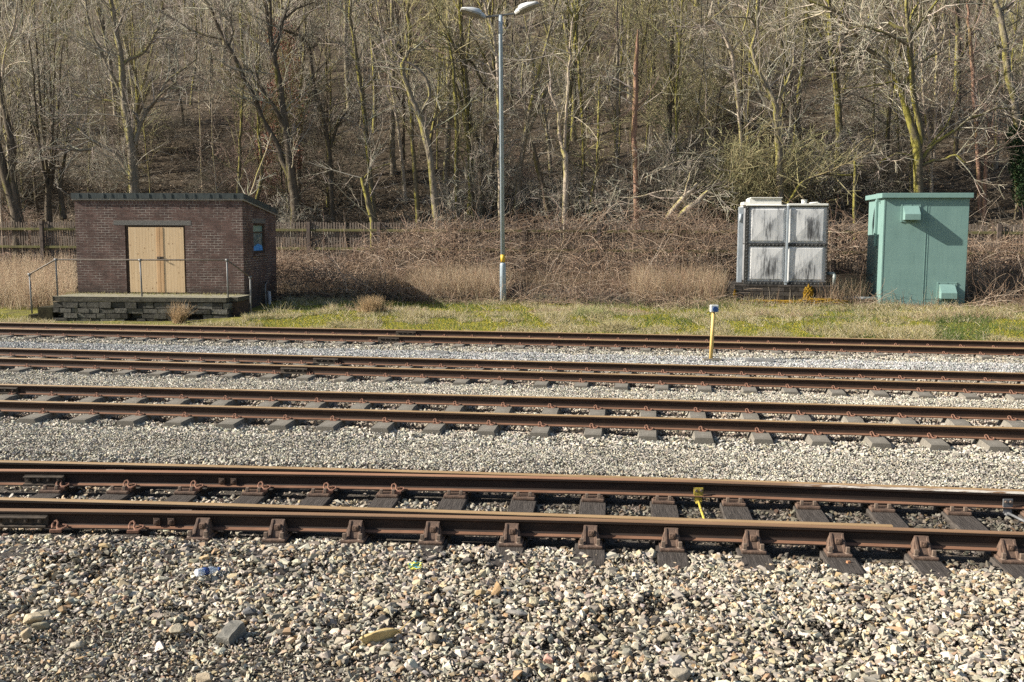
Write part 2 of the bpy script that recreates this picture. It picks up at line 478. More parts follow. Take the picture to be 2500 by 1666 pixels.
# ---- the turnout in front
def turnout():
    af, an, am, ac = TR['TA']; bf, bn, bm_, bc = TR['TB']
    y0 = 9.7
    root = empty('railway_turnout', (0, y0, 0))
    tag(root, 'nearest track, a set of points with four rails on dark timber sleepers', 'railway points')
    gold = (M['rail_dark'], M['rail_top'], M['rail_foot']); orange = (M['rail_dark'], M['rail_top_orange'], M['rail_foot'])
    YA = lambda x: curve_y(af, am, ac, x) - y0
    YAn = lambda x: curve_y(an, am, ac, x) - y0
    YB = lambda x: curve_y(bf, bm_, bc, x) - y0
    YBn = lambda x: curve_y(bn, bm_, bc, x) - y0
    xs = np.arange(-9, 10.01, .3)
    sf = add_rail('stock_rail', xs, YA(xs), root, gold)
    M['rail_top_plain'] = mat_noise('rail_top_plain', (.17, .10, .055), (.25, .15, .085), 7, .6, .3, stretch=(.15, 1, 1))
    sn = add_rail('stock_rail', xs, YBn(xs), root, (M['rail_dark'], M['rail_top_plain'], M['rail_foot']))
    xf = np.arange(-9, 5.61, .3)
    gap = np.maximum(YA(xf) - YB(xf), .082 + .02 * np.clip((xf - 1) / 3, 0, 1))
    tf = np.clip((5.6 - xf) / 4.5, .25, 1)
    wf = add_rail('switch_rail', xf, YA(xf) - gap, root, orange, None, .004)
    xn = np.arange(-9, 3.31, .3)
    gapn = np.maximum(YAn(xn) - YBn(xn), .073)
    wn = add_rail('switch_rail', xn, YBn(xn) + gapn, root, gold, None, .004)
    ywf = lambda x: np.interp(x, xf, YA(xf) - gap)
    # joints and web bolts
    fishplate(wf, px_on('TB', 113, False), ywf, L=.42)
    fishplate(sn, px_on('TB', 55), YBn, L=.50)
    for key, px_, par, fn in (('TB', 385, sn, YBn), ('TB', 420, sn, YBn), ('TB', 543, wf, ywf), ('TB', 572, wf, ywf)):
        x = px_on(key, px_, par is sn)
        b = MB(); b.box(-.03, .03, -.03, -.010, -.125, -.062, .004); b.box(-.016, .016, -.052, -.028, -.11, -.078, .004); b.tube([(0, -.05, -.094), (0, -.064, -.094)], .01, 8)
        q = b.build('bolt', M['chair'], par); q.location = (x, float(fn(x)), 0)
    # sleepers, chairs
    def chair_braced():
        b = MB()
        b.box(-.105, .105, -.235, .02, -.207, -.176, .010)                     # base plate
        b.faces([(-.088, -.165, -.177), (.088, -.165, -.177), (.088, -.012, -.177), (-.088, -.012, -.177), (-.068, -.095, -.095), (.068, -.095, -.095), (-.046, -.058, -.047), (.046, -.058, -.047), (.046, -.012, -.050), (-.046, -.012, -.050)],
                [(0, 1, 5, 4), (4, 5, 7, 6), (6, 7, 8, 9), (1, 2, 8, 7, 5), (0, 4, 6, 9, 3), (3, 9, 8, 2), (0, 3, 2, 1)])
        for sx in (-.060, .036): b.prism([(-.185, -.176), (-.168, -.150), (-.108, -.092), (-.070, -.050), (-.050, -.044), (-.050, -.176)], sx, sx + .024)
        bmesh.ops.bevel(b.bm, geom=[e for e in b.bm.edges if e.calc_length() > .03], offset=.004, segments=1, affect='EDGES')
        return b
    def bolts(pos, h=.055):
        b = MB()
        for x, y in pos:
            b.tube([(x, y, -.180), (x, y, -.168)], .026, 10)
            b.box(x - .016, x + .016, y - .016, y + .016, -.168, -.178 + h, .004)
        return b
    def mesh_of(b, name, m_):
        bmesh.ops.recalc_face_normals(b.bm, faces=b.bm.faces)
        me = bpy.data.meshes.new(name); b.bm.to_mesh(me); b.bm.free(); me.materials.append(m_); return me
    CH = mesh_of(chair_braced(), 'rail_chair', M['chair'])
    BO = mesh_of(bolts([(0, 0)]), 'chair_bolt', M['bolt'])
    nb = MB(); nb.box(-.028, .028, -.128, -.085, -.128, -.074, .008); nb.tube([(0, -.125, -.10), (0, -.142, -.10)], .013, 8)
    NB = mesh_of(nb, 'brace_bolt', M['chair'])
    sl = MB()
    sl.box(-.115, .115, -.20, .02, -.207, -.172, .012)
    sl.box(-.10, .10, -.115, .05, -.172, -.160, .004)
    SC = mesh_of(sl, 'slide_chair', M['chair'])
    
    r = random.Random(4)
    xs_near = [-4.86, -4.16, -3.46] + [-2.76, -2.08, -1.38, -.69, .01, .70, 1.40, 2.09, 2.80, 3.50, 4.20] + [4.9, 5.6, 6.3]
    T = [sleeper_mesh('timber', i) for i in range(6)]
    for i, x in enumerate(xs_near):
        yn = float(YBn(x)); d = float(YBn(x + .1) - YBn(x - .1)) / .2 * .5 + float(YA(x + .1) - YA(x - .1)) / .2 * .5
        th = math.atan(d); nxv, nyv = -math.sin(th), math.cos(th)
        cxx, cyy = x + nxv * .76, yn + nyv * .76
        s = bpy.data.objects.new('sleeper', T[i % 6]); link(s, root)
        s.location = (cxx, cyy, r.uniform(-.004, .004)); s.rotation_euler = (0, 0, th)
        SLEEPERS.append((cxx, cyy + y0, math.cos(th), math.sin(th), .14, 1.45, .12 if x > .5 else .45))
        def put(me, loc, rz=0, par=s):
            q = bpy.data.objects.new(me.name.split('.')[0], me); link(q, par); q.location = loc; q.rotation_euler = (0, 0, rz); return q
        rth = math.atan(float(YBn(x + .1) - YBn(x - .1)) / .2) - th
        if x >= -2.9:
            put(CH, (0, -.76, 0), rth); put(NB, (.008, -.76, 0), rth)
            for sx in (-.072, .072): put(BO, (sx, -.955, 0), rth)
        # far switch rail chair
        xw = cxx - nxv * 0; yw = float(ywf(min(x + nxv * 1.4, 5.5)))
        ly = (yw - cyy) * math.cos(th)
        put(SC, (0, ly + .02 if x < 5.5 else ly, 0)); [put(BO, (sx, ly - .135, -.004)) for sx in (-.062, .062)]
        if x < -1.2:
            for sy, fn in ((ly, 0),) + (((-.76, 1),) if x < -2.9 else ()):
                q = put(CLIP, (.09, sy - .075, -.15), .1); q.scale = (1.15, 1.15, 1.15)
    # stretcher bars
    def stretcher(px, mname, yellow):
        x = px_on('TB', px, False)
        yw = float(ywf(min(x, 5.55)))
        b = MB()
        b.box(-.048, .048, -.060, -.046, -.135, -.058, .003)
        b.prism([(-.06, -.13), (-.046, -.13), (-.046, -.20), (-.06, -.20)], -.040, .040)
        b.prism([(-.10, -.20), (-.046, -.19), (-.046, -.214), (-.10, -.214)], -.028, .028)
        ex = -.12 if yellow else .10
        b.tube([(0, -.07, -.195), (ex * .2, -.30, -.198), (ex, -1.33, -.198)], .013, 8)
        q = b.build('stretcher_bar', M[mname], root); q.location = (x, yw, 0)
        for dx in (-.024, .024):
            bb = MB(); bb.tube([(dx, -.058, -.085), (dx, -.078, -.085)], .0125, 10); bb.build('bolt', M['bolt'], q)
        if yellow: q['label'] = 'chipped yellow stretcher bar'
    M['yellow'] = mat_noise('chipped_yellow', (.55, .38, .03), (.62, .46, .08), 20, .7, .3)
    k = NT('chipped_yellow_paint', .7, .3); o = k.obj()
    k.color(k.mix(k.ramp(k.noise(o, 35, 5, .7), [(.52, 0.), (.6, 1.)]), (.46, .36, .06), (.09, .065, .035))); M['yellow'] = k.m
    M['steel'] = mat_noise('grey_steel', (.10, .105, .11), (.19, .19, .19), 12, .6, .4)
    stretcher(1703, 'yellow', True)
    stretcher(2445, 'steel', False)
    # cast blocks between the paired rails
    for px_, key, near in ((295, 'TA', False), (430, 'TB', True)):
        x = px_on(key, px_, near)
        b = MB(); b.box(-.10, .10, -.03, .03, -.07, -.035, .006)
        q = b.build('distance_block', M['bolt'], root)
        q.location = (x, float((YA(x) + ywf(x)) / 2) if not near else float((YBn(x) + np.interp(x, xn, YBn(xn) + gapn)) / 2), 0)
turnout()

# ------------------------------------------------------------------ loose stone
def hull_variants(n, npts, seed, flat=.75):
    r = random.Random(seed); out = []
    for _ in range(n):
        b = bmesh.new()
        sx, sy, sz = r.uniform(.75, 1.4), r.uniform(.55, 1.0), r.uniform(.38, .75) * flat / .75
        for _ in range(npts):
            v = Vector((r.gauss(0, 1), r.gauss(0, 1), r.gauss(0, 1))).normalized() * r.uniform(.85, 1.1)
            b.verts.new((v.x * sx, v.y * sy, v.z * sz))
        g = bmesh.ops.convex_hull(b, input=b.verts)
        bmesh.ops.delete(b, geom=[v for v in b.verts if not v.link_faces], context='VERTS')
        bmesh.ops.triangulate(b, faces=b.faces[:])
        b.verts.index_update()
        out.append((np.array([v.co[:] for v in b.verts]), np.array([[v.index for v in f.verts] for f in b.faces])))
        b.free()
    return out
V_BIG = hull_variants(28, 10, 1)
V_SMALL = hull_variants(16, 7, 2)
def rot_mats(n, tilt):
    a = rng.uniform(0, 2 * np.pi, n); b = rng.normal(0, tilt, n); c = rng.normal(0, tilt, n)
    ca, sa, cb, sb, cc, sc_ = np.cos(a), np.sin(a), np.cos(b), np.sin(b), np.cos(c), np.sin(c)
    Z = np.zeros(n); O = np.ones(n)
    Rz = np.stack([ca, -sa, Z, sa, ca, Z, Z, Z, O], 1).reshape(n, 3, 3)
    Rx = np.stack([O, Z, Z, Z, cb, -sb, Z, sb, cb], 1).reshape(n, 3, 3)
    Ry = np.stack([cc, Z, sc_, Z, O, Z, -sc_, Z, cc], 1).reshape(n, 3, 3)
    return Rz @ Rx @ Ry
PAL_WARM = np.array([(.50, .46, .39), (.42, .38, .31), (.56, .53, .46), (.34, .31, .26), (.46, .38, .27), (.25, .23, .20), (.38, .35, .32), (.60, .56, .48), (.40, .29, .18), (.17, .155, .14), (.30, .21, .16)])
W_WARM = np.array([.18, .17, .12, .11, .11, .08, .08, .05, .055, .04, .02]); W_WARM = W_WARM / W_WARM.sum()
PAL_WARM = PAL_WARM * np.array((.90, .865, .80))
PAL_GREY = np.array([(.48, .455, .40), (.40, .38, .335), (.56, .54, .48), (.32, .30, .265), (.44, .40, .32), (.24, .225, .205), (.58, .56, .51), (.50, .44, .33)])
W_GREY = np.array([.22, .2, .16, .13, .1, .07, .08, .04]); W_GREY = W_GREY / W_GREY.sum()
PAL_GREY = PAL_GREY * np.array((.97, .945, .885))
PAL_COOL = np.array([(.45, .445, .425), (.37, .37, .355), (.54, .535, .51), (.29, .29, .28), (.46, .43, .37), (.22, .22, .215), (.5, .50, .49)])
W_COOL = np.array([.24, .2, .16, .14, .12, .06, .08]); W_COOL = W_COOL / W_COOL.sum()
def stone_field(pos, size, variants, tilt, colors):
    n = len(pos); R = rot_mats(n, tilt)
    vid = rng.integers(0, len(variants), n)
    VV, FF, CC = [], [], []; off = 0
    for i, (v, f) in enumerate(variants):
        s = np.where(vid == i)[0]
        if not len(s): continue
        W = np.einsum('nij,kj->nki', R[s], v) * size[s][:, None, None] + pos[s][:, None, :]
        VV.append(W.reshape(-1, 3))
        FF.append((f[None] + (off + np.arange(len(s)) * len(v))[:, None, None]).reshape(-1, 3))
        CC.append(np.repeat(colors[s], len(v), 0)); off += len(s) * len(v)
    return np.concatenate(VV), np.concatenate(FF), np.concatenate(CC)
def clear_of_sleepers(x, y):
    keep = np.ones(len(x), bool)
    for cx_, cy_, ux, uy, hw, hl, bury in SLEEPERS:
        dx, dy = x - cx_, y - cy_
        s = np.where(np.abs(dx) + np.abs(dy) < 2.2)[0]
        if not len(s): continue
        a = dx[s] * ux + dy[s] * uy; b = -dx[s] * uy + dy[s] * ux
        inside = (np.abs(a) < hw) & (np.abs(b) < hl)
        keep[s[inside & (rng.random(len(s)) > bury)]] = False
    return keep
def rail_dist(x, y, keys):
    d = np.full(len(x), 9.)
    for k_ in keys:
        a, b, m, c = TR[k_]
        for o_ in (a, b):
            d = np.minimum(d, np.abs(y - curve_y(o_, m, c, x)))
    return d
def grid_pts(t0, t1, step, wfac=.56, wadd=1.2, jit=.5):
    ts = np.arange(t0, t1, step)
    P = []
    for t in ts:
        half = t * wfac + wadd
        xs = np.arange(-half * 1.06, half * .95, step)
        P.append(np.stack([xs + rng.uniform(-jit, jit, len(xs)) * step, np.full(len(xs), t) + rng.uniform(-jit, jit, len(xs)) * step], 1))
    P = np.concatenate(P)
    return P[:, 0], P[:, 1] - .15 * P[:, 0]

def palette(n, pal, wts, patch=None):
    c = pal[rng.choice(len(pal), n, p=wts)] * rng.uniform(.82, 1.15, (n, 1)) * rng.uniform(.95, 1.05, (n, 3))
    if patch is not None: c = c * patch[:, None]
    return np.clip(c, .02, .8)

def surface_z(x, y):
    """top of the stone layer (m)"""
    t = tt(x, y)
    z = np.interp(t, [4, 6, 7.2, 8.15, 8.55, 9.0, 11.0, 11.6, 13, 13.4, 15.9, 16.6, 18.0, 20.3, 21, 23.3, 25.8, 26.6],
                  [-.36, -.30, -.225, -.185, -.205, -.245, -.245, -.20, -.19, -.205, -.205, -.19, -.195, -.19, -.20, -.18, -.18, -.16])
    return z + .018 * smooth_noise(x, y, .5, 2) + .012 * smooth_noise(x, y, .17, 4)

def lay_gravel():
    # --- gravel and ballast between the tracks, everything beyond the points
    VV, FF, CC = [], [], []; off = 0
    def add(V, Fq, C):
        nonlocal off
        VV.append(V); FF.append(Fq + off); CC.append(C); off += len(V)
    for (t0, t1, step, pal, wts, keys) in ((8.7, 11.1, .040, PAL_GREY * .82, W_GREY, ['TA', 'TB']), (11.0, 11.7, .036, PAL_GREY * .9, W_GREY, ['TA', 'TB']), (11.6, 13.0, .026, PAL_GREY * .95, W_GREY, []),
                                      (12.9, 16.2, .042, PAL_GREY, W_GREY, ['T3']), (16.1, 17.8, .029, PAL_GREY * 1.03, W_GREY, []),
                                      (17.7, 20.7, .044, PAL_GREY * .95, W_GREY, ['T2']), (20.6, 22.9, .033, PAL_COOL, W_COOL, []), (22.8, 26.35, .048, PAL_GREY * .9, W_GREY, ['T1'])):
        x, y = grid_pts(t0, t1, step)
        n = len(x)
        keep = clear_of_sleepers(x, y)
        d = rail_dist(x, y, keys) if keys else np.full(n, 9.)
        keep &= d > .085
        x, y, d = x[keep], y[keep], d[keep]; n = len(x)
        size = step * rng.lognormal(-.42, .25, n)
        z = surface_z(x, y) - .012 - size * .35 - .035 * np.exp(-(d / .16) ** 2) + rng.normal(0, step * .12, n)
        patch = 1 + .10 * smooth_noise(x, y, 1.3, 7) + .07 * smooth_noise(x, y, .5, 9)
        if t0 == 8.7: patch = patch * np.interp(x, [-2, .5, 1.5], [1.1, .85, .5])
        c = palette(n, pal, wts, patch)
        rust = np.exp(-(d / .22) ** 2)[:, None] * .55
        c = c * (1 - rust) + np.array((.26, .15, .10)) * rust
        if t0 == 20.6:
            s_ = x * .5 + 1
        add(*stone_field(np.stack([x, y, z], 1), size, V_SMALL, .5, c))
    me = np_mesh('gravel', np.concatenate(VV), [np.concatenate(FF)], np.concatenate(CC))
    tag(np_obj('gravel', me, M['gravel']), 'pale crushed gravel spread between and under the tracks', 'gravel', kind='stuff')

def lay_ballast():
    VV, FF, CC = [], [], []; off = 0
    def add(V, Fq, C):
        nonlocal off
        VV.append(V); FF.append(Fq + off); CC.append(C); off += len(V)
    def fine_zone(x, y):
        t = tt(x, y)
        return np.clip((6.55 + .10 * np.sin(x * 2.1) - .16 * (x + .3) - t) / .45, 0, 1) * (x < 1.0)
    # fine chips filling the gaps
    x, y = grid_pts(4.6, 8.75, .026, .56, .9)
    n = len(x); size = .026 * rng.lognormal(-.5, .35, n)
    z = surface_z(x, y) - .024 - size * .3
    fz = fine_zone(x, y); z = z + fz * .022
    dirt = np.clip(smooth_noise(x, y, .42, 13) * 1.2 + .2, 0, 1)
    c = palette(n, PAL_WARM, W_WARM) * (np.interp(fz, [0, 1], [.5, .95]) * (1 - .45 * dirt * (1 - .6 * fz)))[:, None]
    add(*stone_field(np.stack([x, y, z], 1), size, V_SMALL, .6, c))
    # ballast, two overlapping layers
    for layer in (0, 1, 2):
        step = (.040, .055, .080)[layer]
        x, y = grid_pts(4.8, 8.75, step, .56, .9)
        n = len(x)
        fz = fine_zone(x, y); dirt = smooth_noise(x, y, .42, 13)
        keep = rng.random(n) > np.maximum(fz * (.80, .86, .95)[layer], np.where(dirt > .35, .62, 0.0))
        keep &= clear_of_sleepers(x, y)
        d = rail_dist(x, y, ['TB']); keep &= d > .11
        x, y, d = x[keep], y[keep], d[keep]; n = len(x)
        size = (.021, .026, .033)[layer] * rng.lognormal(0, .38, n)
        size = np.minimum(size, .068)
        z = surface_z(x, y) - size * .36 + (0, .004, .008)[layer] + rng.normal(0, .006, n) - .03 * np.exp(-(d / .2) ** 2)
        c = palette(n, PAL_WARM, W_WARM, 1 + .10 * smooth_noise(x, y, .8, 17))
        add(*stone_field(np.stack([x, y, z], 1), size, V_BIG, .45, c))
    # ballast spilled over in the four-foot and against the timbers of the points
    x, y = grid_pts(8.75, 10.9, .055, .56, .9)
    keep = clear_of_sleepers(x, y); d = rail_dist(x, y, ['TA', 'TB']); keep &= (d > .10) & (rng.random(len(x)) < .75)
    x, y, d = x[keep], y[keep], d[keep]; n = len(x)
    size = .027 * rng.lognormal(0, .25, n)
    z = surface_z(x, y) + .004 - .03 * np.exp(-(d / .14) ** 2)
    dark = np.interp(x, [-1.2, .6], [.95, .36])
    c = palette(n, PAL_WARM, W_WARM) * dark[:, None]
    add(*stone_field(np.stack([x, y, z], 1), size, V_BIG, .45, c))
    me = np_mesh('ballast', np.concatenate(VV), [np.concatenate(FF)], np.concatenate(CC))
    tag(np_obj('ballast', me, M['stone']), 'loose angular ballast stones spilling in front of the points', 'ballast', kind='stuff')
lay_gravel()
lay_ballast()

# ---- the larger stones one can point at
def big_rock(px, py, size, c, label, seed, scale=(1, .8, .6), name='rock', npts=16, rot=0.0):
    p = onz(px, py, -.2)
    for _ in range(6): p = onz(px, py, float(surface_z(p[0], p[1])) + .02)
    r = random.Random(seed); b = bmesh.new()
    for _ in range(npts):
        v = Vector((r.gauss(0, 1), r.gauss(0, 1), r.gauss(0, 1))).normalized() * r.uniform(.9, 1.1)
        b.verts.new((v.x * scale[0] * size, v.y * scale[1] * size, v.z * scale[2] * size))
    bmesh.ops.convex_hull(b, input=b.verts)
    bmesh.ops.delete(b, geom=[v for v in b.verts if not v.link_faces], context='VERTS')
    bmesh.ops.bevel(b, geom=b.edges[:], offset=size * .06, segments=1, affect='EDGES')
    me = bpy.data.meshes.new(name); b.to_mesh(me); b.free()
    me.materials.append(mat_noise('stone_' + name, tuple(v * .75 for v in c), tuple(min(v * 1.2, .8) for v in c), 22, .92, .12, bump=.5, bscale=70))
    o = link(bpy.data.objects.new(name, me)); o.location = (p[0], p[1], float(surface_z(p[0], p[1])) + size * scale[2] * .45)
    o.rotation_euler = (r.uniform(-.15, .15), r.uniform(-.15, .15), rot)
    return tag(o, label, 'rock')
big_rock(82, 1512, .085, (.46, .38, .26), 'rounded tan rock with a smaller olive one leaning against its right side', 11)
big_rock(98, 1527, .066, (.25, .22, .15), 'olive grey rock leaning against a rounded tan rock', 12)
big_rock(64, 1552, .058, (.36, .29, .19), 'smooth brown upright pebble below the pair of leaning rocks', 13, (.7, .7, .9))
big_rock(188, 1574, .055, (.36, .32, .25), 'flat-topped beige stone lying left of the grey broken block', 14)
big_rock(430, 1535, .062, (.38, .33, .24), 'beige rounded rock just left of the dark grey broken block', 15)
big_rock(608, 1492, .058, (.12, .12, .12), 'charcoal coloured angular rock above the grey broken block', 16)
big_rock(927, 1555, .12, (.45, .34, .16), 'long yellow ochre rock with a pointed upper end', 17, (1.25, .5, .42), rot=.5)
big_rock(946, 1578, .055, (.42, .37, .27), 'pale stone tucked under the long ochre rock', 18)
big_rock(1060, 1560, .055, (.20, .17, .13), 'dark brown rounded cobble right of the long ochre rock', 19, (.8, .8, .9))
big_rock(1210, 1443, .068, (.33, .22, .12), 'pointed rust brown rock with a shaded right face', 20, (.9, .8, .95), npts=9)
big_rock(1175, 1447, .058, (.38, .28, .15), 'tawny flat rock against the left of the pointed brown one', 21, (1.1, .7, .5))
big_rock(1300, 1467, .060, (.40, .35, .24), 'blocky khaki stone lying right of the pointed brown rock', 22, (1, .7, .6))
big_rock(1262, 1493, .075, (.27, .25, .22), 'flat grey slab of stone below the khaki blocky one', 23, (1.2, .7, .3))
big_rock(1335, 1440, .050, (.30, .22, .16), 'rounded brown cobble with a pale left side, near the khaki stones', 24, (.8, .8, .9))
big_rock(1345, 1608, .060, (.45, .27, .21), 'salmon pink flat faced rock at the edge of a dark patch', 25, (.9, .8, .7), npts=9)
big_rock(1533, 1594, .052, (.22, .21, .17), 'round dark olive cobble among pale stones', 26, (.9, .9, .75))
big_rock(1628, 1560, .075, (.23, .20, .15), 'leaning dark brown slab with a pale upper edge', 27, (.9, .5, .7), npts=10)
big_rock(1655, 1648, .085, (.25, .22, .17), 'large dark brown rock cut by the bottom edge of the picture', 28)
big_rock(1440, 1650, .065, (.45, .36, .22), 'sandy yellow rock near the bottom edge, right of a dark patch', 29, (1, .7, .5))
big_rock(500, 1655, .075, (.33, .27, .19), 'brownish rock half buried in fine gravel by the bottom edge', 30, (1, .7, .5))
big_rock(400, 1412, .058, (.25, .24, .19), 'low grey rock in the ballast near the plastic bottle, left of it', 31, (1.2, .6, .4))
big_rock(255, 1330, .055, (.40, .30, .17), 'tan flat topped stone just below the near rail', 32, (1.1, .7, .5))
big_rock(500, 1360, .055, (.45, .33, .19), 'orange tan rock above the plastic bottle', 33)
big_rock(2072, 1374, .032, (.42, .21, .11), 'small orange stone sitting on a timber sleeper end', 34, (.9, .8, .9), 'stone')
# broken concrete block
def block():
    p = onz(562, 1545, -.24)
    b = MB()
    poly = [(-.075, 0), (-.085, .065), (.04, .105), (.10, .11), (.11, .0)]
    b.prism(poly, -.052, .052)
    bmesh.ops.subdivide_edges(b.bm, edges=b.bm.edges[:], cuts=2)
    for v in b.bm.verts: v.co += Vector((random.uniform(-.006, .006), random.uniform(-.006, .006), random.uniform(-.005, .005)))
    o = b.build('broken_block', mat_noise('grey_block', (.12, .115, .10), (.21, .20, .175), 14, .95, .1, bump=.6, bscale=80))
    o.location = (p[0], p[1], float(surface_z(p[0], p[1])) - .02); o.rotation_euler = (.05, 0, -.35)
    tag(o, 'dark grey broken concrete block tilted in the ballast', 'block')
block()

# ---- litter
def bottle():
    M['pet'] = None
    k = NT('clear_plastic', .08, .5); k.b.inputs['Base Color'].default_value = (.80, .86, .92, 1); k.b.inputs['Transmission Weight'].default_value = .45; k.b.inputs['IOR'].default_value = 1.2; M['pet'] = k.m
    M['blue_label'] = mat_noise('blue_label', (.015, .035, .13), (.03, .07, .24), 30, .4, .5)
    p = onz(507, 1401, -.18)
    root = empty('plastic_bottle', (p[0], p[1], float(surface_z(p[0], p[1])) + .050))
    root.rotation_euler = (0, math.radians(6), math.radians(52))
    b = MB(); xs = [-.105, -.103, -.098, -.05, -.045, .0, .03, .06, .085, .088, .105]; rs = [.018, .029, .031, .031, .030, .030, .031, .026, .013, .012, .012]
    b.tube([(x, 0, 0) for x in xs], rs, 16); b.build('bottle_body', M['pet'], root)
    b = MB(); b.tube([(-.045, 0, 0), (-.002, 0, 0)], .0318, 16); b.build('paper_band', M['blue_label'], root)
    b = MB(); b.tube([(.098, 0, 0), (.118, 0, 0)], .0150, 12); b.build('cap', M['blue_label'], root)
    tag(root, 'crumpled clear plastic bottle with blue band lying on ballast', 'bottle')
    # sweet wrapper
    p = onz(1013, 1385, -.18)
    k = NT('wrapper_foil', .35, .5); o = k.obj()
    k.color(k.ramp(k.noise(o, 22, 2), [(.42, (.05, .35, .30)), (.48, (.75, .62, .05)), (.56, (.70, .66, .10)), (.6, (.08, .30, .45))]))
    b = MB(); n = 6; V = []; Fs = []
    for i in range(n):
        for j in range(n):
            V.append(((i / 5 - .5) * .11, (j / 5 - .5) * .075, random.uniform(-.006, .016)))
    for i in range(n - 1):
        for j in range(n - 1): Fs.append((i * n + j, (i + 1) * n + j, (i + 1) * n + j + 1, i * n + j + 1))
    b.faces(V, Fs); q = b.build('sweet_wrapper', k.m); q.location = (p[0], p[1], float(surface_z(p[0], p[1])) + .045)
    q.rotation_euler = (.5, 0, .3)
    tag(q, 'small shiny yellow and teal sweet wrapper on the ballast', 'litter')
    # blue rope end at the far left rail
    x = px_on('TB', -18, False); y = float(curve_y(TR['TB'][0], TR['TB'][2], TR['TB'][3], x)) - .12
    b = MB(); b.tube([(x - .3, y - .05, -.10), (x - .12, y, -.06), (x, y + .02, -.04), (x + .10, y - .03, -.07), (x + .02, y - .1, -.12), (x - .15, y - .12, -.13)], .013, 6)
    tag(b.build('rope', mat_noise('blue_rope', (.12, .20, .25), (.22, .32, .36), 60, .8, .2)), 'short loop of pale blue rope on the switch rail at the left edge', 'rope')
bottle()

# ------------------------------------------------------------------ trackside furniture
def marker_post():
    p = onz(1735, 878, -.2)
    root = empty('marker_post', (p[0], p[1], -.2))
    M['post_yellow'] = mat_noise('yellow_post', (.50, .34, .10), (.62, .45, .17), 9, .6, .35, stretch=(1, 1, .3))
    M['box_grey'] = mat_noise('grey_box', (.42, .44, .42), (.55, .56, .53), 10, .6, .3)
    M['box_blue'] = mat_noise('blue_cap', (.015, .05, .16), (.03, .08, .22), 10, .45, .4)
    b = MB(); b.tube([(0, 0, -.05), (.02, 0, .5), (.038, 0, 1.03)], .040, 14); b.build('post', M['post_yellow'], root)
    b = MB(); b.box(-.035, .13, -.08, .08, 1.02, 1.17, .012); b.build('switch_box', M['box_grey'], root)
    b = MB(); b.tube([(.055, -.08, 1.085), (.055, -.12, 1.085)], .058, 18); b.build('cover', M['box_blue'], root)
    b = MB(); b.box(-.17, .21, -.14, .12, -.03, .022, .008); b.build('base_slab', M['concrete'], root)
    tag(root, 'leaning yellow post with a grey and blue box on top', 'post')
    # drain covers lying in the path
    for px_, py_, lab, sz in ((1853, 881, 'flat grey slab in the gravel right of the yellow post', (.30, .13)), (1072, 862, 'small pale cover lying flat in the gravel, left of the lamp post', (.22, .10))):
        q = onz(px_, py_, -.19); b = MB(); b.box(-sz[0], sz[0], -sz[1], sz[1], -.05, .03, .006)
        for i in range(5): b.box(-sz[0] * .9, sz[0] * .9, -sz[1] * .8 + i * sz[1] * .38, -sz[1] * .8 + i * sz[1] * .38 + .02, .031, .037)
        o = b.build('cover_slab', mat_noise('cover_grey', (.17, .17, .165), (.26, .255, .24), 8, .9, .1)); o.location = q; o.rotation_euler = (0, 0, -.15)
        tag(o, lab, 'slab')
    q = onz(775, 789, -.12); b = MB(); b.box(-.40, .40, -.25, .25, -.1, .09, .02)
    for v in b.bm.verts: v.co += Vector((random.uniform(-.02, .02), random.uniform(-.02, .02), random.uniform(-.01, .01)))
    o = b.build('manhole_slab', mat_noise('old_concrete', (.16, .145, .12), (.36, .34, .29), 5, .95, .1, bump=.5, bscale=40)); o.location = q; o.rotation_euler = (0, 0, -.12)
    tag(o, 'weathered concrete slab in the moss beside the farthest track', 'slab')
marker_post()

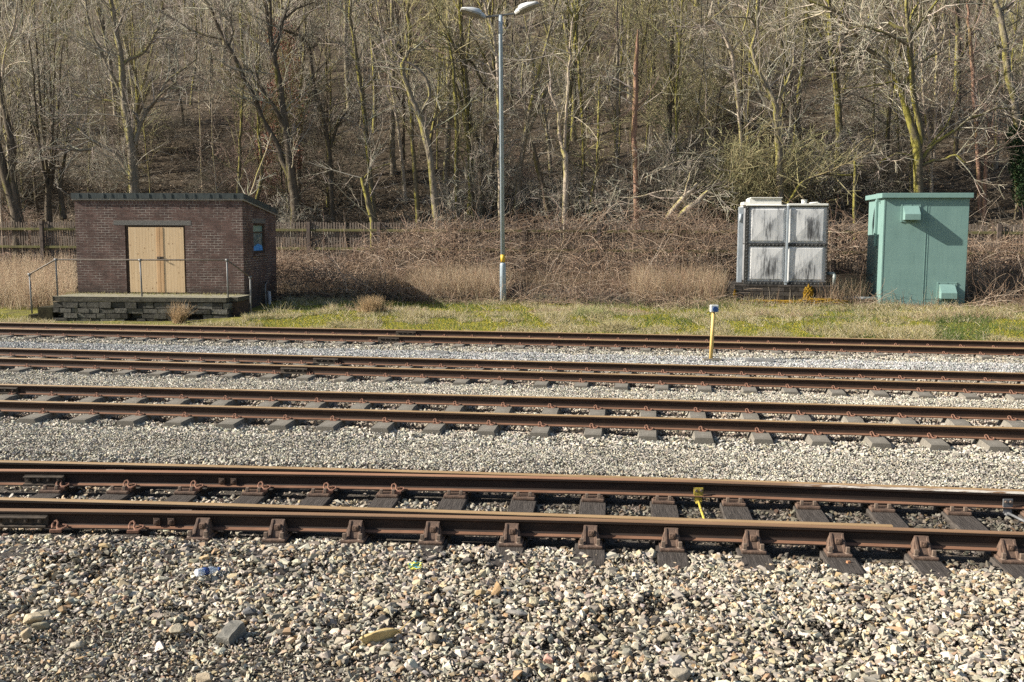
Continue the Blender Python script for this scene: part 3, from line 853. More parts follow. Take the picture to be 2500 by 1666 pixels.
def lamp_post():
    Y = 33.0
    z0 = float(gz(-.3, Y)); base = at(1228.5, 742, Y)
    M['galv'] = mat_noise('galvanised', (.27, .33, .37), (.40, .46, .50), 16, .5, .45, stretch=(1, 1, .25))
    M['galv_dark'] = mat_noise('galvanised_arm', (.12, .12, .115), (.20, .20, .19), 12, .6, .4)
    M['lamp_shell'] = mat_noise('lamp_shell', (.50, .51, .50), (.64, .65, .63), 18, .55, .35)
    M['lamp_glass'] = mat_noise('lamp_lens', (.26, .25, .21), (.40, .38, .33), 8, .35, .5)
    M['band'] = mat_noise('yellow_band', (.60, .38, .03), (.66, .45, .06), 10, .5, .3)
    root = empty('lamp_post', (base[0], Y, z0))
    top = at(1222, 38, Y); H = top[2] - z0; lean = top[0] - base[0]
    def P(z): return (lean * z / H, 0, z)
    jz = at(1228, 645, Y)[2] - z0
    b = MB()
    b.tube([P(-.1), P(jz - .06), P(jz), P(jz + .04)], [.098, .098, .090, .062], 20)
    b.tube([P(jz + .03), P(H - .55), P(H - .54), P(H)], [.068, .061, .066, .062], 20)
    b.build('pole', M['galv'], root)
    b = MB(); b.box(-.115, -.088, -.05, .04, .55, jz - .02, .006); b.build('access_door', M['galv'], root)
    b = MB(); b.tube([P(jz + .06), P(jz + .30)], .0695, 20); b.build('yellow_band', M['band'], root)
    aL = at(1186, 42, Y); aR = at(1262, 33, Y)
    hL = np.array((aL[0] - base[0], 0, aL[2] - z0)); hR = np.array((aR[0] - base[0], 0, aR[2] - z0))
    b = MB(); ax = Vector(hR - hL); ang = math.atan2(ax.z, ax.x)
    Mx = Matrix.Translation(Vector((hL + hR) / 2)) @ Matrix.Rotation(-ang, 4, 'Y')
    b.box(-ax.length / 2, ax.length / 2, -.045, .045, -.028, .028, .008, Mx); b.build('crossarm', M['galv_dark'], root)
    def head(px_, py_, dirx, tilt, yaw):
        c_ = at(px_, py_, Y)
        h = empty('lamp_head'); h.parent = root
        h.location = (c_[0] - base[0], 0, c_[2] - z0)
        h.rotation_euler = (math.radians(-8), math.radians(tilt) * -dirx, math.radians(yaw))
        b = MB(); n = 12
        # shell: lofted sections along x (dirx outwards)
        secs = [(-.06, .07, .06), (.03, .10, .12), (.10, .11, .13), (.12, .19, .16), (.22, .21, .19), (.42, .20, .16), (.64, .15, .08), (.74, .10, .03)]
        V = []; Fs = []
        for x, wd, ht in secs:
            for k_ in range(n + 1):
                a = math.pi * k_ / n
                V.append((dirx * x, -math.cos(a) * wd, math.sin(a) ** .8 * ht if 0 < k_ < n else 0))
        m_ = n + 1
        for i in range(len(secs) - 1):
            for k_ in range(n): Fs.append((i * m_ + k_, i * m_ + k_ + 1, (i + 1) * m_ + k_ + 1, (i + 1) * m_ + k_))
        Fs.append(tuple(range(m_))); Fs.append(tuple(range((len(secs) - 1) * m_, len(secs) * m_)))
        b.faces(V, Fs, False)
        for f in b.bm.faces: f.smooth = len(f.verts) == 4
        b.build('lamp_shell', M['lamp_shell'], h)
        b = MB()
        out = [(x, wd) for x, wd, ht in secs]
        V = [(dirx * x, -wd * 1.0, -.006) for x, wd in out] + [(dirx * x, wd, -.006) for x, wd in out[::-1]]
        V2 = [(x * 1.0, y * .94, z - .045) for x, y, z in V]
        nn = len(V)
        Fs = [tuple(range(nn)), tuple(range(nn, 2 * nn))] + [(i, (i + 1) % nn, nn + (i + 1) % nn, nn + i) for i in range(nn)]
        b.faces(V + V2, Fs); b.build('lens', M['lamp_glass'], h)
    head(1180, 42, -1, 17, 12)
    head(1262, 32, 1, 22, -12)
    tag(root, 'tall galvanised lamp post with two floodlight heads and a yellow band', 'lamp post')
lamp_post()

# ------------------------------------------------------------------ brick shed, platform, handrail
YAW = math.radians(-4.0)
def brick_mat():
    k = NT('brick', .9, .15); s = k.sep(k.obj())
    u = k.math('ADD', s[0], s[1]); v = s[2]
    vec = k.comb(u, v, 0.0)
    jv = k.n('ShaderNodeVectorMath', operation='ADD'); k.l(vec, jv.inputs[0])
    nz = k.n('ShaderNodeTexNoise'); nz.inputs['Scale'].default_value = 14; k.l(vec, nz.inputs['Vector'])
    sc_ = k.n('ShaderNodeVectorMath', operation='SCALE'); sc_.inputs['Scale'].default_value = .006; k.l(nz.outputs['Color'], sc_.inputs[0]); k.l(sc_.outputs[0], jv.inputs[1])
    def brick(wd, rh):
        b = k.n('ShaderNodeTexBrick'); b.inputs['Scale'].default_value = 1; b.inputs['Brick Width'].default_value = wd; b.inputs['Row Height'].default_value = rh
        b.inputs['Mortar Size'].default_value = .0058; b.inputs['Mortar Smooth'].default_value = .2; b.inputs['Bias'].default_value = -.1
        b.inputs['Color1'].default_value = (.105, .066, .056, 1); b.inputs['Color2'].default_value = (.175, .113, .096, 1)
        k.l(jv.outputs[0], b.inputs['Vector'])
        return b
    b1 = brick(.235, .0775); b2 = brick(.118, .0775 * 1.35)
    top = k.math('GREATER_THAN', v, 2.66)
    colr = k.mix(top, b1.outputs['Color'], b2.outputs['Color']); fac = k.math('ADD', k.math('MULTIPLY', b1.outputs['Fac'], k.math('SUBTRACT', 1.0, top)), k.math('MULTIPLY', b2.outputs['Fac'], top))
    pn = k.noise(vec, 2.6, 5, .65)
    brickc = k.mix(k.ramp(pn, [(.35, 0.0), (.65, .65)]), colr, (.062, .046, .042))
    brickc = k.mix(k.ramp(k.noise(vec, 9, 4), [(.55, 0.), (.75, .45)]), brickc, (.22, .115, .085))
    patch = k.ramp(k.noise(vec, 1.6, 4, .7), [(.42, (.095, .072, .06)), (.6, (.36, .33, .29))])
    c = k.mix(fac, brickc, patch)
    low = k.ramp(k.math('ADD', v, k.math('MULTIPLY', pn, .5)), [(.25, .45), (.55, 1.0)])
    spk = k.ramp(k.noise(vec, 60, 2), [(.68, 0.), (.72, .8)])
    c = k.mix(spk, c, (.38, .35, .31))
    foot_dark = k.ramp(k.math('ADD', v, k.math('MULTIPLY', k.noise(vec, 3.5, 5, .7), .9)), [(.35, .75), (.8, 0.)])  # ragged mask, brick darker towards the foot of the wall
    c = k.mix(foot_dark, c, (.045, .04, .034))
    k.color(c)
    k.bump(k.math('SUBTRACT', k.noise(vec, 60, 4), k.math('MULTIPLY', fac, 1.6)), .6, .012)
    return k.m
def shed():
    pL = at(185, 716, 31.0); pR = at(597, 718, 30.64)
    z0 = .56
    W = 5.24; D = 3.35; HF = 2.84; HB = 2.44
    org = at(186, 600, 31.6)
    root = empty('brick_shed', (org[0], 31.6, z0), YAW)
    M['brick'] = brick_mat()
    def dx(px): return (px - 186) / (597 - 186) * W
    d0, d1 = dx(308), dx(456); dh = 2.08
    th = .22
    b = MB()
    b.box(0, d0, 0, th, -.9, HF); b.box(d1, W, 0, th, -.9, HF); b.box(d0, d1, 0, th, dh, HF); b.box(d0, d1, 0, th, -.9, -.005)
    # right wall with window, sloped top: full-height pieces cut by a prism
    def slab(y0, y1, zb, zt=None):
        za = HF - (HF - HB) * y0 / D if zt is None else zt; zc = HF - (HF - HB) * y1 / D if zt is None else zt
        b.prism([(y0, zb), (y1, zb), (y1, zc), (y0, za)], W - th, W)
    wy0, wy1, wz0, wz1 = 1.0, 2.15, 1.22, 2.16
    slab(th, wy0, -.9); slab(wy1, D, -.9); slab(wy0, wy1, -.9, wz0); slab(wy0, wy1, wz1)
    b.prism([(th, -.9), (D, -.9), (D, HB), (th, HF - (HF - HB) * th / D)], 0, th)
    b.box(th, W - th, D - th, D, -.9, HB - .001)
    b.build('wall', M['brick'], root)
    # roof
    M['felt'] = mat_noise('roof_felt', (.028, .036, .036), (.065, .08, .078), 7, .7, .3, stretch=(3, 1, .5))
    M['fascia'] = mat_noise('fascia_board', (.24, .225, .195), (.36, .34, .30), 8, .8, .2)
    b = MB()
    s_ = (HF - HB) / D; ov = .07
    b.prism([(-ov, HF + ov * s_ + .035), (-ov - .004, HF + ov * s_ + .205), (D + ov, HB - ov * s_ + .205), (D + ov, HB - ov * s_ + .035)], -ov, W + ov)
    rf = b.build('roof', M['felt'], root)
    b = MB()
    for i in range(14):
        x = .15 + i * .37 + random.uniform(-.08, .08)
        b.box(x, x + random.uniform(.015, .04), -ov - .016, -ov - .0065, HF + .055, HF + .20, .003)
    b.build('felt_lap', M['felt'], rf)
    b = MB()
    b.prism([(-ov + .015, HF + ov * s_ - .005), (-ov + .015, HF + ov * s_ + .034), (D + ov - .02, HB - ov * s_ + .034), (D + ov - .02, HB - ov * s_ - .005)], -ov + .015, W + ov - .015)
    b.build('fascia', M['fascia'], root)
    # lintel
    M['lintel'] = mat_noise('lintel_stone', (.07, .065, .06), (.24, .23, .21), 35, .95, .1, bump=.5, bscale=60)
    b = MB(); b.box(dx(298) - .22, dx(470) + .02, -.004, .12, dh + .002, dh + .145, .004); b.build('lintel', M['lintel'], root)
    # doors
    k = NT('new_pine', .65, .25); o = k.obj(); s = k.sep(o)
    pl = k.math('FRACT', k.math('MULTIPLY', s[0], 10.5)); grv = k.ramp(pl, [(0.0, 1.), (.05, 0.), (.95, 0.), (1., 1.)])
    pid = k.math('FLOOR', k.math('MULTIPLY', s[0], 10.5))
    wn = k.n('ShaderNodeTexWhiteNoise', noise_dimensions='1D'); k.l(pid, wn.inputs['W'])
    g = k.noise(k.mapping(o, (30, 30, 1.3)), 2, 4, .6, .5)
    c = k.ramp(g, [(.3, (.54, .38, .21)), (.7, (.66, .49, .30))])
    c = k.mix(k.math('MULTIPLY', wn.outputs['Value'], .35), c, (.72, .56, .36))
    vo = k.n('ShaderNodeTexVoronoi'); vo.inputs['Scale'].default_value = 1.0; k.l(k.mapping(o, (9, 9, 5.2)), vo.inputs['Vector'])
    c = k.mix(k.ramp(vo.outputs['Distance'], [(.10, .85), (.17, 0.)]), c, (.19, .09, .035))
    c = k.mix(grv, c, (.30, .18, .08))
    k.color(c); M['pine'] = k.m
    M['pine_edge'] = mat_noise('pine_edge', (.48, .29, .14), (.60, .40, .22), 10, .65, .25, stretch=(1, 1, .2))
    M['old_wood'] = mat_noise('old_frame', (.05, .035, .028), (.11, .08, .06), 10, .9, .1)
    b = MB(); b.box(d0, d0 + .10, .045, .16, 0, dh, .004); b.box(d1 - .05, d1, .045, .16, 0, dh, .004); b.box(d0 + .10, d1 - .05, .045, .16, dh - .05, dh, .004); b.build('door_frame', M['old_wood'], root)
    mid = dx(393)
    for x0, x1 in ((d0 + .105, mid - .004), (mid + .004, d1 - .055)):
        b = MB(); b.box(x0, x1, .014, .06, .03, dh - .055, .005)
        dr = b.build('door', M['pine'], root)
        e0, e1 = (x1 - .10, x1 - .002) if x1 < mid else (x0 + .002, x0 + .10)
        b = MB(); b.box(e0, e1, .004, .0135, .03, dh - .06, .003); b.build('door_edge', M['pine_edge'], dr)
        if x0 < mid - .5:
            b = MB(); b.box(mid - .10, mid + .10, -.012, .0035, 1.06, 1.13, .004); b.tube([(mid - .02, .0, 1.10), (mid - .02, -.04, 1.10), (mid + .05, -.04, 1.10)], .013, 8)
            b.build('latch', M['fishplate'], dr)
    # window in the right wall
    wf = MB(); fx = W - .035
    wf.box(fx - .05, fx, wy0, wy0 + .07, wz0, wz1, .004); wf.box(fx - .05, fx, wy1 - .07, wy1, wz0, wz1, .004); wf.box(fx - .05, fx, wy0 + .07, wy1 - .07, wz1 - .07, wz1, .004); wf.box(fx - .05, fx, wy0 + .07, wy1 - .07, wz0, wz0 + .07, .004)
    wf.box(fx - .05, fx - .01, wy0 + .07, wy1 - .07, wz1 - .30, wz1 - .26, .003)
    win = wf.build('window', M['old_wood'], root)
    M['glass_teal'] = mat_noise('dirty_glass', (.10, .20, .18), (.16, .30, .27), 6, .25, .5)
    k = NT('torn_sheet', .6, .3); o = k.obj()
    k.color(k.ramp(k.noise(k.mapping(o, (6, 6, 1)), 6, 6, .75, 1.0), [(.42, (.02, .03, .032)), (.5, (.06, .12, .13)), (.6, (.33, .34, .31))])); M['torn'] = k.m
    b = MB(); b.box(fx - .04, fx - .03, wy0 + .07, wy1 - .07, wz1 - .26, wz1 - .07); b.build('pane', M['glass_teal'], win)
    b = MB(); b.box(fx - .045, fx - .035, wy0 + .07, wy1 - .07, wz0 + .07, wz1 - .30); b.build('pane', M['torn'], win)
    b = MB(); b.faces([(fx - .02, wy0 + .12, wz0 + .08), (fx - .015, wy1 - .10, wz0 + .08), (fx - .02, wy1 - .14, wz0 + .24), (fx - .012, (wy0 + wy1) / 2, wz0 + .30), (fx - .02, wy0 + .16, wz0 + .2)], [(0, 1, 2, 3, 4)])
    b.build('blue_rag', mat_noise('blue_rag', (.05, .22, .55), (.12, .36, .75), 12, .8, .2), win)
    b = MB(); b.box(W - .12, W + .004, wy0 - .10, wy1 + .10, wz1 + .002, wz1 + .14, .004); b.build('lintel', M['lintel'], root)
    b = MB(); b.box(W - .10, W + .05, wy0 - .06, wy1 + .06, wz0 - .08, wz0 - .002, .006); b.build('window_sill', M['brick'], root)
    # waste pipe on the side wall
    b = MB(); b.tube([(W + .01, 2.3, .28), (W + .22, 1.4, .22), (W + .26, 1.25, .12), (W + .28, 1.25, -.6)], .022, 8); b.build('waste_pipe', M['galv_dark'], root)
    tag(root, 'small brown brick shed with new pine double doors and a sloping felt roof', 'shed')

    # --- loading platform
    k = NT('mossy_stone', .95, .1); o = k.obj(); s = k.sep(o)
    a = k.n('ShaderNodeAttribute', attribute_name='Col').outputs['Color']
    c = k.mix(1.0, a, k.ramp(k.noise(o, 12, 6, .7), [(.3, .5), (.7, 1.35)]), 'MULTIPLY')
    c = k.mix(k.ramp(k.noise(o, 5, 5, .7), [(.55, 0.), (.7, .5)]), c, (.075, .075, .022))
    k.color(c); k.bump(k.noise(o, 22, 5, .7), .9, .03); M['mossy_stone'] = k.m
    k = NT('platform_top', .95, .1); o = k.obj()
    c = k.ramp(k.noise(o, 4, 6, .7), [(.3, (.13, .12, .085)), (.5, (.24, .22, .165)), (.7, (.18, .175, .06))])
    k.color(c); k.bump(k.noise(o, 30, 4), .5, .02); M['plat_top'] = k.m
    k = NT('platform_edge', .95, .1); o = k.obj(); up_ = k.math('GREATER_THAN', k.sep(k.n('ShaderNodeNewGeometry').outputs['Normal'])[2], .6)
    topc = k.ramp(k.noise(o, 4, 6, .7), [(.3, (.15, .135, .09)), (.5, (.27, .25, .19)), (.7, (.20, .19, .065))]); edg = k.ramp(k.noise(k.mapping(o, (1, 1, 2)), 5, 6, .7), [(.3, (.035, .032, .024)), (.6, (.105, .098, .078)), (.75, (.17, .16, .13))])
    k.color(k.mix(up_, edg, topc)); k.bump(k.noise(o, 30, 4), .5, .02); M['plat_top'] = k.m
    px0 = at(128, 726, 30.0); 
    proot = empty('loading_platform', (px0[0], 30.0, z0), YAW)
    Wp = 5.22; Dp = 1.50
    b = MB(); b.box(0, Wp, 0, Dp, -.145, -.004, .012); b.box(Wp - .002, Wp + .22, .35, Dp, -.14, -.008, .012)
    for v in b.bm.verts:
        if v.co.y < .1: v.co.y += random.uniform(-.012, .012)
    b.build('top_slab', M['plat_top'], proot)
    # coursed stones
    r = random.Random(5); V = []; Fs = []; C = []; off = 0
    z = -.95
    bmv, bmf, bmc = [], [], []
    while z < -.15:
        h = r.uniform(.13, .2); h = min(h, -.147 - z)
        if h < .03: break
        x = -.02
        while x < Wp + .02:
            wd = r.uniform(.18, .5); wd = min(wd, Wp + .05 - x)
            gapd = r.random()
            depth = .30 if gapd < .05 else r.uniform(.0, .05)
            g = .009
            q = [(x + g, depth, z + g), (x + wd - g, depth + r.uniform(-.01, .01), z + g), (x + wd - g, depth + r.uniform(-.01, .01), z + h - g), (x + g, depth, z + h - g)]
            q = [(a + r.uniform(-.012, .012), bb, cc + r.uniform(-.010, .010)) for a, bb, cc in q]
            i0 = len(bmv)
            bmv += q + [(a, .5, cc) for a, bb, cc in q]
            bmf += [(i0, i0 + 1, i0 + 2, i0 + 3), (i0, i0 + 4, i0 + 5, i0 + 1), (i0 + 1, i0 + 5, i0 + 6, i0 + 2), (i0 + 2, i0 + 6, i0 + 7, i0 + 3), (i0 + 3, i0 + 7, i0 + 4, i0)]
            cval = r.uniform(.035, .15)
            bmc += [(cval * 1.05, cval, cval * .86)] * 8
            x += wd
        z += h
    me = np_mesh('stone_face', np.array(bmv), [np.array(bmf)], np.array(bmc))
    np_obj('stone_face', me, M['mossy_stone'], proot)
    b = MB(); b.box(.03, Wp - .03, .36, Dp, -.95, -.15); b.box(Wp - .02, Wp + .18, .40, Dp, -.95, -.146)
    core = b.build('core', M['old_wood'], proot)
    # steps on the left
    M['moss_dark'] = mat_noise('dark_step', (.018, .016, .010), (.055, .05, .028), 9, .95, .1, bump=.5)
    for i, (x0, x1, zt) in enumerate(((-.50, -.03, -.33), (-.80, -.502, -.55))):
        b = MB(); b.box(x0, x1, .05, Dp - .1, -.95, zt, .02); b.build('step', M['moss_dark'], proot)
    tag(proot, 'low stone loading platform with a concrete top before the shed doors', 'platform')

    # --- handrail of galvanised tube
    M['rail_tube'] = mat_noise('handrail_tube', (.10, .078, .058), (.19, .155, .12), 14, .6, .4)
    M['post_tube'] = mat_noise('handrail_post', (.12, .122, .118), (.20, .20, .195), 14, .55, .4)
    hroot = empty('handrail', (px0[0], 30.0, z0), YAW)
    iv = Matrix.Translation(hroot.location) @ Matrix.Rotation(YAW, 4, 'Z'); iv = iv.inverted()
    def L(p): return iv @ Vector(p)
    def pt(px, py, Y): return L(at(px, py, Y))
    Yf = 30.15
    posts = [((78, 760), (72, 670), Yf - .05), ((141, 725), (136, 634), Yf + .02), ((347, 726), (342, 635), Yf - .13), ((557, 727), (554, 635), Yf - .28), ((613, 766), (611, 677), Yf - .05)]
    tops = []
    for (b0, t0, Y) in posts:
        b = MB(); lo = pt(b0[0], b0[1] + 2, Y); hi = pt(t0[0], t0[1], Y); tops.append(hi)
        b.tube([lo - Vector((0, 0, .05)), hi], .0235, 10); b.build('post', M['post_tube'], hroot)
    b = MB(); b.tube([tops[0], tops[1].lerp(tops[0], .02), tops[1], tops[2], tops[3], tops[3].lerp(tops[4], .05), tops[4]], .0225, 10); b.build('top_rail', M['rail_tube'], hroot)
    b = MB()
    for t_ in tops:
        b.tube([t_ + Vector((-.045, 0, 0)), t_ + Vector((.045, 0, 0))], .031, 10); b.tube([t_ + Vector((0, 0, -.06)), t_ + Vector((0, 0, .02))], .031, 10)
    b.build('clamp', M['post_tube'], hroot)
    tag(hroot, 'rusty tubular handrail along the platform edge, sloping down at both ends', 'handrail')
    # white plastic pipe on the ground beside the shed
    q = at(656, 722, 33.0); b = MB(); b.tube([(0, 0, -.3), (.02, .02, .1), (.01, 0, .42)], .055, 10)
    o = b.build('plastic_pipe', mat_noise('grey_pipe', (.30, .30, .31), (.48, .48, .49), 8, .5, .3)); o.location = (q[0], 33.0, float(gz(q[0], 33)))
    tag(o, 'short pale plastic pipe standing in weeds by the shed corner', 'pipe')
shed()

# ------------------------------------------------------------------ green cabinet
def cabinet():
    CY_ = math.radians(-8.6)
    M['green'] = None
    k = NT('green_paint', .55, .35); o = k.obj()
    c = k.ramp(k.noise(o, 2.0, 5, .6), [(.3, (.150, .250, .228)), (.7, (.180, .290, .262))])
    st = k.noise(k.mapping(o, (5, 5, .5)), 3, 4, .6)
    c = k.mix(k.ramp(st, [(.52, 0.), (.75, .45)]), c, (.115, .185, .17))
    rs = k.noise(k.mapping(o, (9, 9, .7)), 3, 5, .7)
    c = k.mix(k.ramp(k.math('SUBTRACT', rs, k.math('MULTIPLY', k.sep(o)[2], .05)), [(.60, 0.), (.72, .5)]), c, (.16, .13, .09))
    c = k.mix(k.ramp(k.noise(o, 40, 3), [(.66, 0.), (.72, .5)]), c, (.10, .16, .13))
    k.color(c); k.bump(k.noise(o, 55, 3), .25, .006); M['green'] = k.m
    Y = 32.35; p = at(2149, 752, Y); z0 = p[2] - .02
    W = 2.52; D = 2.55; H = at(2157, 484, Y)[2] - z0
    root = empty('green_cabinet', (p[0], Y, z0), CY_)
    b = MB(); b.box(0, W, 0, D, -.2, H, .006); b.build('body', M['green'], root)
    b = MB()   # seams and corner trim
    b.box(W * .50, W * .50 + .014, -.010, -.002, 0.0, H - .01, .002); b.box(W * .53, W * .53 + .010, -.007, -.002, 0.0, H - .01, .002)
    b.box(-.012, -.002, -.002, .05, 0, H - .01, .002)
    b.box(-.004, .03, -.008, -.0025, .0, H - .01, .002)
    b.build('trim', M['green'], root)
    b = MB(); o_ = .11
    b.box(-o_, W + o_ - .02, -o_, D + o_, H + .002, H + .155, .012)
    rf = b.build('roof', M['green'], root)
    b = MB(); b.box(-o_ - .012, -o_ + .3, -o_ + .75, -o_ + .84, H - .10, H + .17, .01); b.build('drip_strip', M['green'], rf)
    # left side: pilaster, gutter strap
    b = MB(); b.box(-.09, -.002, .95, 1.06, 1.95, H - .02, .02); b.build('downpipe', M['green'], root)
    def vent(px_, zc):
        x = (px_ - 2149) / (2343 - 2149) * W
        b = MB(); b.box(x - .30, x + .30, -.02, -.002, zc - .27, zc + .30, .006)
        v = b.build('vent', M['green'], root)
        b = MB(); b.prism([(-.021, zc - .20), (-.33, zc - .20), (-.33, zc - .02), (-.021, zc + .24)], x - .235, x + .235)
        bmesh.ops.bevel(b.bm, geom=b.bm.edges[:], offset=.006, segments=2, affect='EDGES')
        b.build('hood', M['green'], v)
        b = MB()
        for sx in (-1, 0, 1):
            for sz in (-.25, .28): b.tube([(x + sx * .27, -.02, zc + sz), (x + sx * .27, -.032, zc + sz)], .014, 8)
        b.build('bolts', M['green'], v)
    vent(2210, at(2210, 522, Y)[2] - z0); vent(2301, at(2301, 713, Y - .3)[2] - z0)
    b = MB(); b.tube([(-1.1, .55, .28), (-.002, .5, .28)], .055, 12); b.build('conduit', mat_noise('conduit_grey', (.33, .33, .33), (.5, .5, .5), 8, .5, .3), root)
    tag(root, 'tall sea green metal cabinet with two hooded vents', 'cabinet')
cabinet()

# ------------------------------------------------------------------ water tank
def tank():
    Y = 33.2; a = at(1822, 690, Y); z0 = a[2]
    TY = math.radians(-7)
    root = empty('water_tank', (a[0], Y, z0), TY)
    Wt = 2.48; H = at(1822, 503, Y)[2] - z0; hp = H / 2; wp = Wt / 2
    k = NT('tank_panel', .5, .3); o = k.obj(); s = k.sep(o)
    # stains with a shape of their own: each panel has its own dark weep
    orn = k.n('ShaderNodeObjectInfo').outputs['Random']; ofs = k.n('ShaderNodeVectorMath', operation='ADD'); k.l(o, ofs.inputs[0]); k.l(k.comb(k.math('MULTIPLY', orn, 37.0), 0., k.math('MULTIPLY', orn, 11.0)), ofs.inputs[1])
    n1 = k.noise(k.mapping(ofs.outputs[0], (14, 14, 1.6)), 1.2, 6, .75, .4); n2 = k.noise(k.mapping(ofs.outputs[0], (2.2, 2.2, 1.0)), 1.6, 3, .5)
    cx_ = k.math('SUBTRACT', s[0], .06); r2 = k.math('SQRT', k.math('ADD', k.math('POWER', k.math('MULTIPLY', cx_, 2.6), 2.0), k.math('POWER', k.math('MULTIPLY', k.math('SUBTRACT', s[2], .62), 1.5), 2.0)))
    near = k.ramp(r2, [(.05, .24), (.9, 0.0)])
    f = k.math('ADD', k.math('ADD', n1, near), k.math('MULTIPLY', k.math('SUBTRACT', n2, .5), .9))
    c = k.ramp(f, [(.44, (.60, .60, .59)), (.60, (.46, .465, .465)), (.72, (.17, .172, .175)), (.86, (.05, .05, .052))])
    rim = k.math('MAXIMUM', k.math('ABSOLUTE', s[0]), k.math('ABSOLUTE', k.math('SUBTRACT', s[2], .6)))
    c = k.mix(k.ramp(k.math('ADD', rim, k.math('MULTIPLY', n1, .1)), [(.60, 0.), (.66, .6)]), c, (.30, .30, .29))
    k.color(c); k.bump(n1, .3, .01); M['tank'] = k.m
    M['tank_white'] = mat_noise('tank_white', (.58, .57, .51), (.70, .69, .63), 7, .5, .3)
    M['flange'] = mat_noise('tank_flange', (.02, .02, .02), (.075, .075, .07), 14, .8, .2)
    M['flange_grey'] = mat_noise('tank_strut', (.26, .30, .33), (.40, .44, .47), 12, .5, .4, stretch=(1, 1, .3))
    # inner box
    b = MB(); b.box(.03, Wt - .03, .05, Wt - .05, 0, H - .02); b.build('tank_core', M['flange'], root)
    def panel(par, place):
        def T(u, v, d): return place(u, v, d)
        m0, m1 = .045, .145; V = []
        for mg, d in ((.012, 0.0), (m0, .0), (m0 + .012, .014), (m1 - .06, .018), (m1 - .045, .034)):
            V += [T(mg, mg, d), T(1 - mg, mg, d), T(1 - mg, 1 - mg, d), T(mg, 1 - mg, d)]
        V += [T(.5, .5, .060)]
        return V
    for i in range(2):
        for j in range(2):
            b = MB()
            def place(u, v, d): return ((u - .5) * wp, -d, v * hp)
            V = panel(None, place)
            Fs = []
            for r_ in range(4):
                for q in range(4): Fs.append((r_ * 4 + q, r_ * 4 + (q + 1) % 4, r_ * 4 + 4 + (q + 1) % 4, r_ * 4 + 4 + q))
            for q in range(4): Fs.append((16 + q, 16 + (q + 1) % 4, 20))
            b.faces(V, Fs)
            p = b.build('tank_panel', M['tank'], root); p.location = (wp * (i + .5), .02, hp * j); p.rotation_euler = (0, 0, 0)
    b = MB()
    for j in range(2):
        b.faces([(0.022, .06, hp * j + .02), (.022, Wt - .06, hp * j + .02), (.022, Wt - .06, hp * (j + 1) - .02), (.022, .06, hp * (j + 1) - .02), (-.03, .25, hp * j + .2), (-.03, Wt - .25, hp * j + .2), (-.03, Wt - .25, hp * (j + 1) - .2), (-.03, .25, hp * (j + 1) - .2)],
                [(0, 1, 5, 4), (1, 2, 6, 5), (2, 3, 7, 6), (3, 0, 4, 7), (4, 5, 6, 7)])
    b.build('side_panel', mat_noise('side_grey', (.14, .145, .15), (.26, .265, .27), 6, .7, .2), root)
    # flanges with bolts
    b = MB()
    b.box(0, Wt, -.022, .018, hp - .055, hp + .045, .004); b.box(-.01, Wt + .01, -.028, .018, -.06, .045, .004)
    b.box(-.085, .028, -.02, .06, -.05, H, .004); b.box(Wt - .012, Wt + .03, -.02, .05, -.05, H, .004); b.box(0.031, Wt - .031, -.018, .018, H - .03, H - .006, .004)
    b.build('flange', M['flange'], root)
    b = MB()
    for i in range(22):
        z = .05 + i * (H - .1) / 21
        b.box(-.04, -.015, -.034, -.0205, z - .012, z + .012); b.box(Wt + .0, Wt + .022, -.034, -.0205, z - .012, z + .012)
    for i in range(20):
        x = .08 + i * (Wt - .16) / 19
        b.box(x - .012, x + .012, -.036, -.0225, hp - .016, hp + .008); b.box(x - .012, x + .012, -.042, -.0285, -.02, .004)
    b.build('flange_bolts', mat_noise('pale_bolts', (.16, .16, .155), (.28, .28, .27), 20, .6, .3), root)
    b = MB(); b.box(wp - .035, wp + .035, -.075, -.024, -.06, H + .01, .006); b.box(wp - .07, wp + .08, -.09, -.0755, .02, .06, .004); b.build('strut', M['flange_grey'], root)
    b = MB(); b.box(-.26, -.11, .35, .62, -.02, H - .03, .01); b.tube([(-.20, .34, H - .5), (-.20, .34, H - .25)], .05, 8); b.build('ladder_strut', M['flange_grey'], root)
    # roof panels, hatch, breather
    b = MB(); b.box(-.06, wp - .05, -.03, Wt, H - .004, H + .03, .008); b.box(wp - .02, Wt + .02, -.05, Wt, H - .002, H + .075, .025); b.build('cover', M['tank_white'], root)
    b = MB()
    b.prism([(-.02, .03), (.0, .06), (.02, .24), (1.05, .24), (1.1, .03)], -.06, .95); b.prism([(.0, .03), (.03, .13), (1.0, .13), (1.05, .03)], -.24, -.061); b.box(-.02, .98, -.03, 1.1, .241, .275, .01)
    h = b.build('hatch', M['tank_white'], root); h.location = (.09, .06, H)
    b = MB(); b.tube([(1.80, .4, H + .06), (1.80, .4, H + .19)], .085, 16); b.tube([(1.80, .4, H + .185), (1.80, .4, H + .205)], .10, 16); b.tube([(1.95, .35, H + .10), (2.2, .35, H + .12), (2.3, .35, H + .08)], .02, 8); b.build('breather', M['tank_white'], root)
    # outlet pipe bottom right
    b = MB(); b.tube([(Wt + .05, .2, .30), (Wt + .26, .1, .30), (Wt + .29, .05, .25), (Wt + .28, .05, -.05)], .060, 12); b.build('outlet_pipe', mat_noise('outlet_grey', (.14, .17, .16), (.4, .42, .4), 5, .5, .3), root)
    tag(root, 'square panelled water tank streaked with black stains, white hatch on top', 'water tank')
    # plinth of mossy blocks
    proot = empty('tank_plinth', (a[0], Y, z0), TY)
    k = NT('plinth_brick', .95, .1); o = k.obj(); s = k.sep(o)
